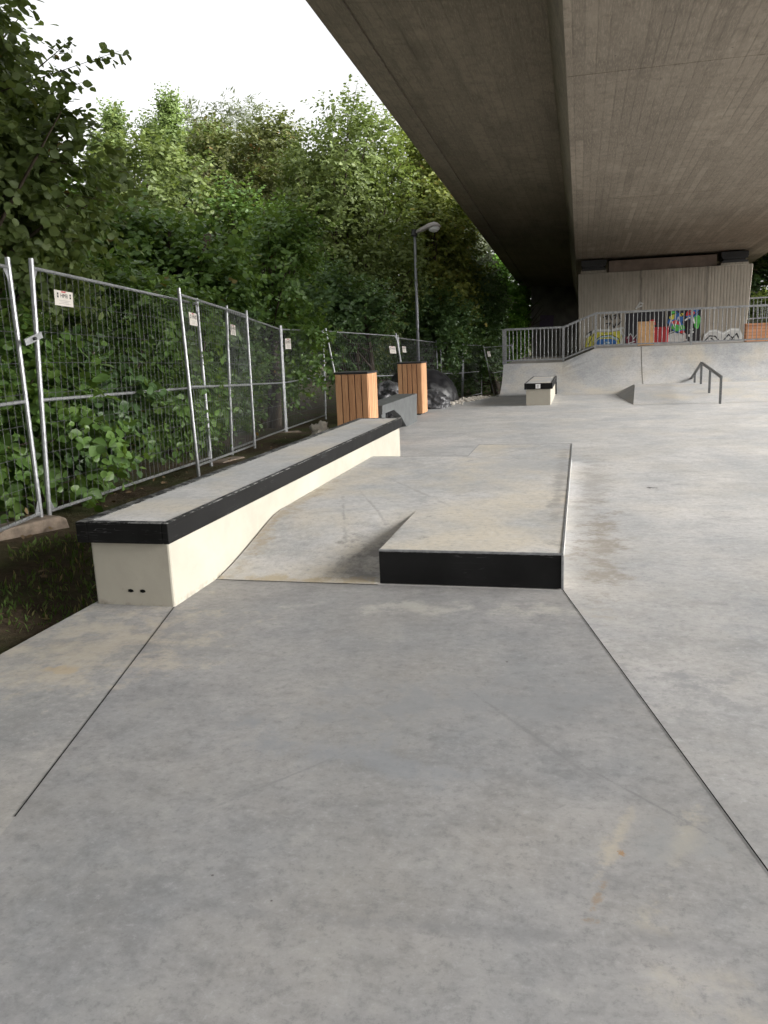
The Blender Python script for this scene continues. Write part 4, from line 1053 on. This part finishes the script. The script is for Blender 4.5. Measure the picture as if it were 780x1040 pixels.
# far trees
def far(*a, **k): return tree(*a, **k)
for i, (x, y, zt, rr_, lb) in enumerate(((-16.3,26.5,8.3,1.7,'leftmost plume of the pale green poplars, half behind the linden'),(-15.3,26.0,9.0,1.6,'second plume from the left of the pale green poplars'),(-14.3,26.7,8.6,1.7,'middle plume of the pale green poplars'),(-13.3,26.2,9.2,1.8,'tallest plume of the pale green poplars, beside the willow'),(-12.2,26.8,8.2,1.8,'lowest plume of the pale green poplars, in front of the willow'))):
    tree('poplar_tree', lb, 'tree', x, y, 'oval', L['poplar'], (x, y, zt/2+.8), (rr_,rr_,zt/2-.7), 400, 5, 8, .135, .50, .12, 'young poplars behind the hazels', up=1.1, out=.6, droop=-.05, shape='cone', seed=60+i)
tree('willow_tree', 'grey-green feathery willow on the skyline left of centre', 'tree', -14.2, 34, 'slim', L['willow'], (-14.6,34,7.1), (4.1,3.,4.5), 420, 10, 11, .28, .95, .25, None, up=.5, out=.6, droop=.5, seed=70, inner=.3)
tree('alder_tree', 'olive brownish tree on the skyline between willow and maple', 'tree', -10.2, 26.5, 'rhomb', L['olive'], (-10.3,26.5,5.7), (2.6,2.4,3.5), 430, 8, 9, .165, .7, .2, None, up=.55, out=.7, seed=71, inner=.3, lump=.3)
tree('maple_tree', 'tall mid green maple in the centre with feathery top', 'tree', -7.1, 24, 'oval', L['maple'], (-6.8,24,4.9), (2.3,2.2,3.8), 520, 8, 9, .15, .65, .18, None, up=.35, out=.7, seed=72, inner=.3, lump=.28)
tree('maple_tree', 'yellow-green maple partly cut off by the bridge edge, above the lamp', 'tree', -5.0, 29.0, 'oval', L['yellow'], (-5.3,29.0,5.3), (3.0,2.6,4.3), 520, 8, 9, .18, .7, .2, None, up=.3, out=.7, seed=73, inner=.3, lump=.28)
tree('willow_tree', 'grey-green tree seen just under the bridge edge', 'tree', -4.6, 38, 'slim', L['willow'], (-6.2,38,4.9), (3.4,2.4,4.0), 320, 9, 9, .30, .9, .2, None, up=.4, out=.6, droop=.4, seed=74, inner=.3)
tree('maple_tree', 'bright green tree in the gap at the end of the bridge', 'tree', -4.0, 44, 'oval', L['bright'], (-3.9,44,2.9), (2.6,2.,3.2), 420, 8, 8, .24, .8, .2, None, up=.3, seed=75, inner=.3)
tree('maple_tree', 'mid green tree right of the poplars, below the willow', 'tree', -11.5, 20, 'oval', L['maple'], (-11.3,20,3.7), (2.4,2.2,3.1), 360, 7, 8, .16, .65, .16, None, up=.3, seed=76, inner=.3)
tree('maple_tree', 'green tree filling the gap between the maple and the olive tree', 'tree', -8.6, 21, 'oval', L['hazel'], (-8.4,21,2.9), (2.1,2.1,2.9), 300, 7, 8, .15, .6, .16, None, up=.3, seed=77, inner=.3)
# right of the pier
tree('hazel_tree', 'dark tree right of the pier beyond the second railing', 'tree', 8.2, 36, 'oval', L['dark'], (8.2,36,3.2), (3.0,2.2,3.1), 240, 7, 8, .2, .7, .2, None, up=.3, seed=78, inner=.3)
tree('shrub', 'light green shrub behind the second railing right of the pier', 'shrub', 6.8, 31.6, 'oval', L['maple'], (6.9,31.6,2.1), (1.5,.8,.95), 90, 6, 7, .13, .45, .05, None, up=.5, seed=79, inner=.2, stems=3)
# far wood closing the view
rng = np.random.default_rng(99)
pp = []
for (xa, ya, xb, yb_, h, nn) in ((-46,44,-3,54,7.5,260),(-60,20,-30,44,9,130),(9,40,40,48,8,130),(-22,14,-12,24,5.,120),(-14,49,-4.0,50,8.5,260)):
    for k in range(nn):
        u = rng.random(); x = xa+(xb-xa)*u+rng.normal(0,1.2); y = ya+(yb_-ya)*u+rng.normal(0,1.5)
        pp.append((x, y, ground_z(x, y)+h*(rng.random()**.8)*(.8+.25*math.sin(x*.7))))
pp = np.array(pp); nsh = 9
P0 = np.repeat(pp, nsh, 0)+rng.normal(0,.8,(len(pp)*nsh,3)); D = norm(rng.normal(size=P0.shape)+np.array([0,-.2,.3]))
o = leaf_mesh('woodland', *leaves_on_shoots(P0, D, np.full(len(P0), 1.3), 8, .36, 'oval'), 'oval', L['dark'])
tag(o, 'far dense wood closing the view behind the nearer trees', 'woodland', kind='stuff')

# ------------------------------------------------------------------ light
w = bpy.data.worlds.new('World'); SC.world = w; w.use_nodes = True
nt = w.node_tree; bg = nt.nodes['Background']
sky = nt.nodes.new('ShaderNodeTexSky'); sky.sky_type = 'NISHITA'; sky.sun_disc = False
SUN_EL, SUN_AZ = 26., 90.     # azimuth measured clockwise from +Y (the view along the ledge)
sky.sun_elevation = R(SUN_EL); sky.sun_rotation = R(SUN_AZ); sky.air_density = 1.; sky.dust_density = 4.; sky.ozone_density = 1.
hs = nt.nodes.new('ShaderNodeHueSaturation'); hs.inputs['Saturation'].default_value = .06
nt.links.new(sky.outputs[0], hs.inputs['Color']); nt.links.new(hs.outputs[0], bg.inputs['Color'])
bg.inputs['Strength'].default_value = .15
sun = bpy.data.lights.new('sun', 'SUN'); sun.energy = 1.9; sun.angle = R(32); sun.color = (1., .965, .91)
so = bpy.data.objects.new('sun', sun); COL.objects.link(so)
az = R(SUN_AZ); el = R(SUN_EL)
dirv = Vector((math.sin(az)*math.cos(el), math.cos(az)*math.cos(el), math.sin(el)))
so.rotation_euler = dirv.to_track_quat('Z', 'Y').to_euler(); so.location = dirv*30

SC.view_settings.view_transform = 'Standard'; SC.view_settings.look = 'None'
SC.view_settings.exposure = 1.36; SC.view_settings.gamma = 1.
SC.view_settings.use_curve_mapping = False
SC.render.engine = 'CYCLES'
SC.cycles.max_bounces = 5; SC.cycles.diffuse_bounces = 3; SC.cycles.transmission_bounces = 2; SC.cycles.transparent_max_bounces = 4
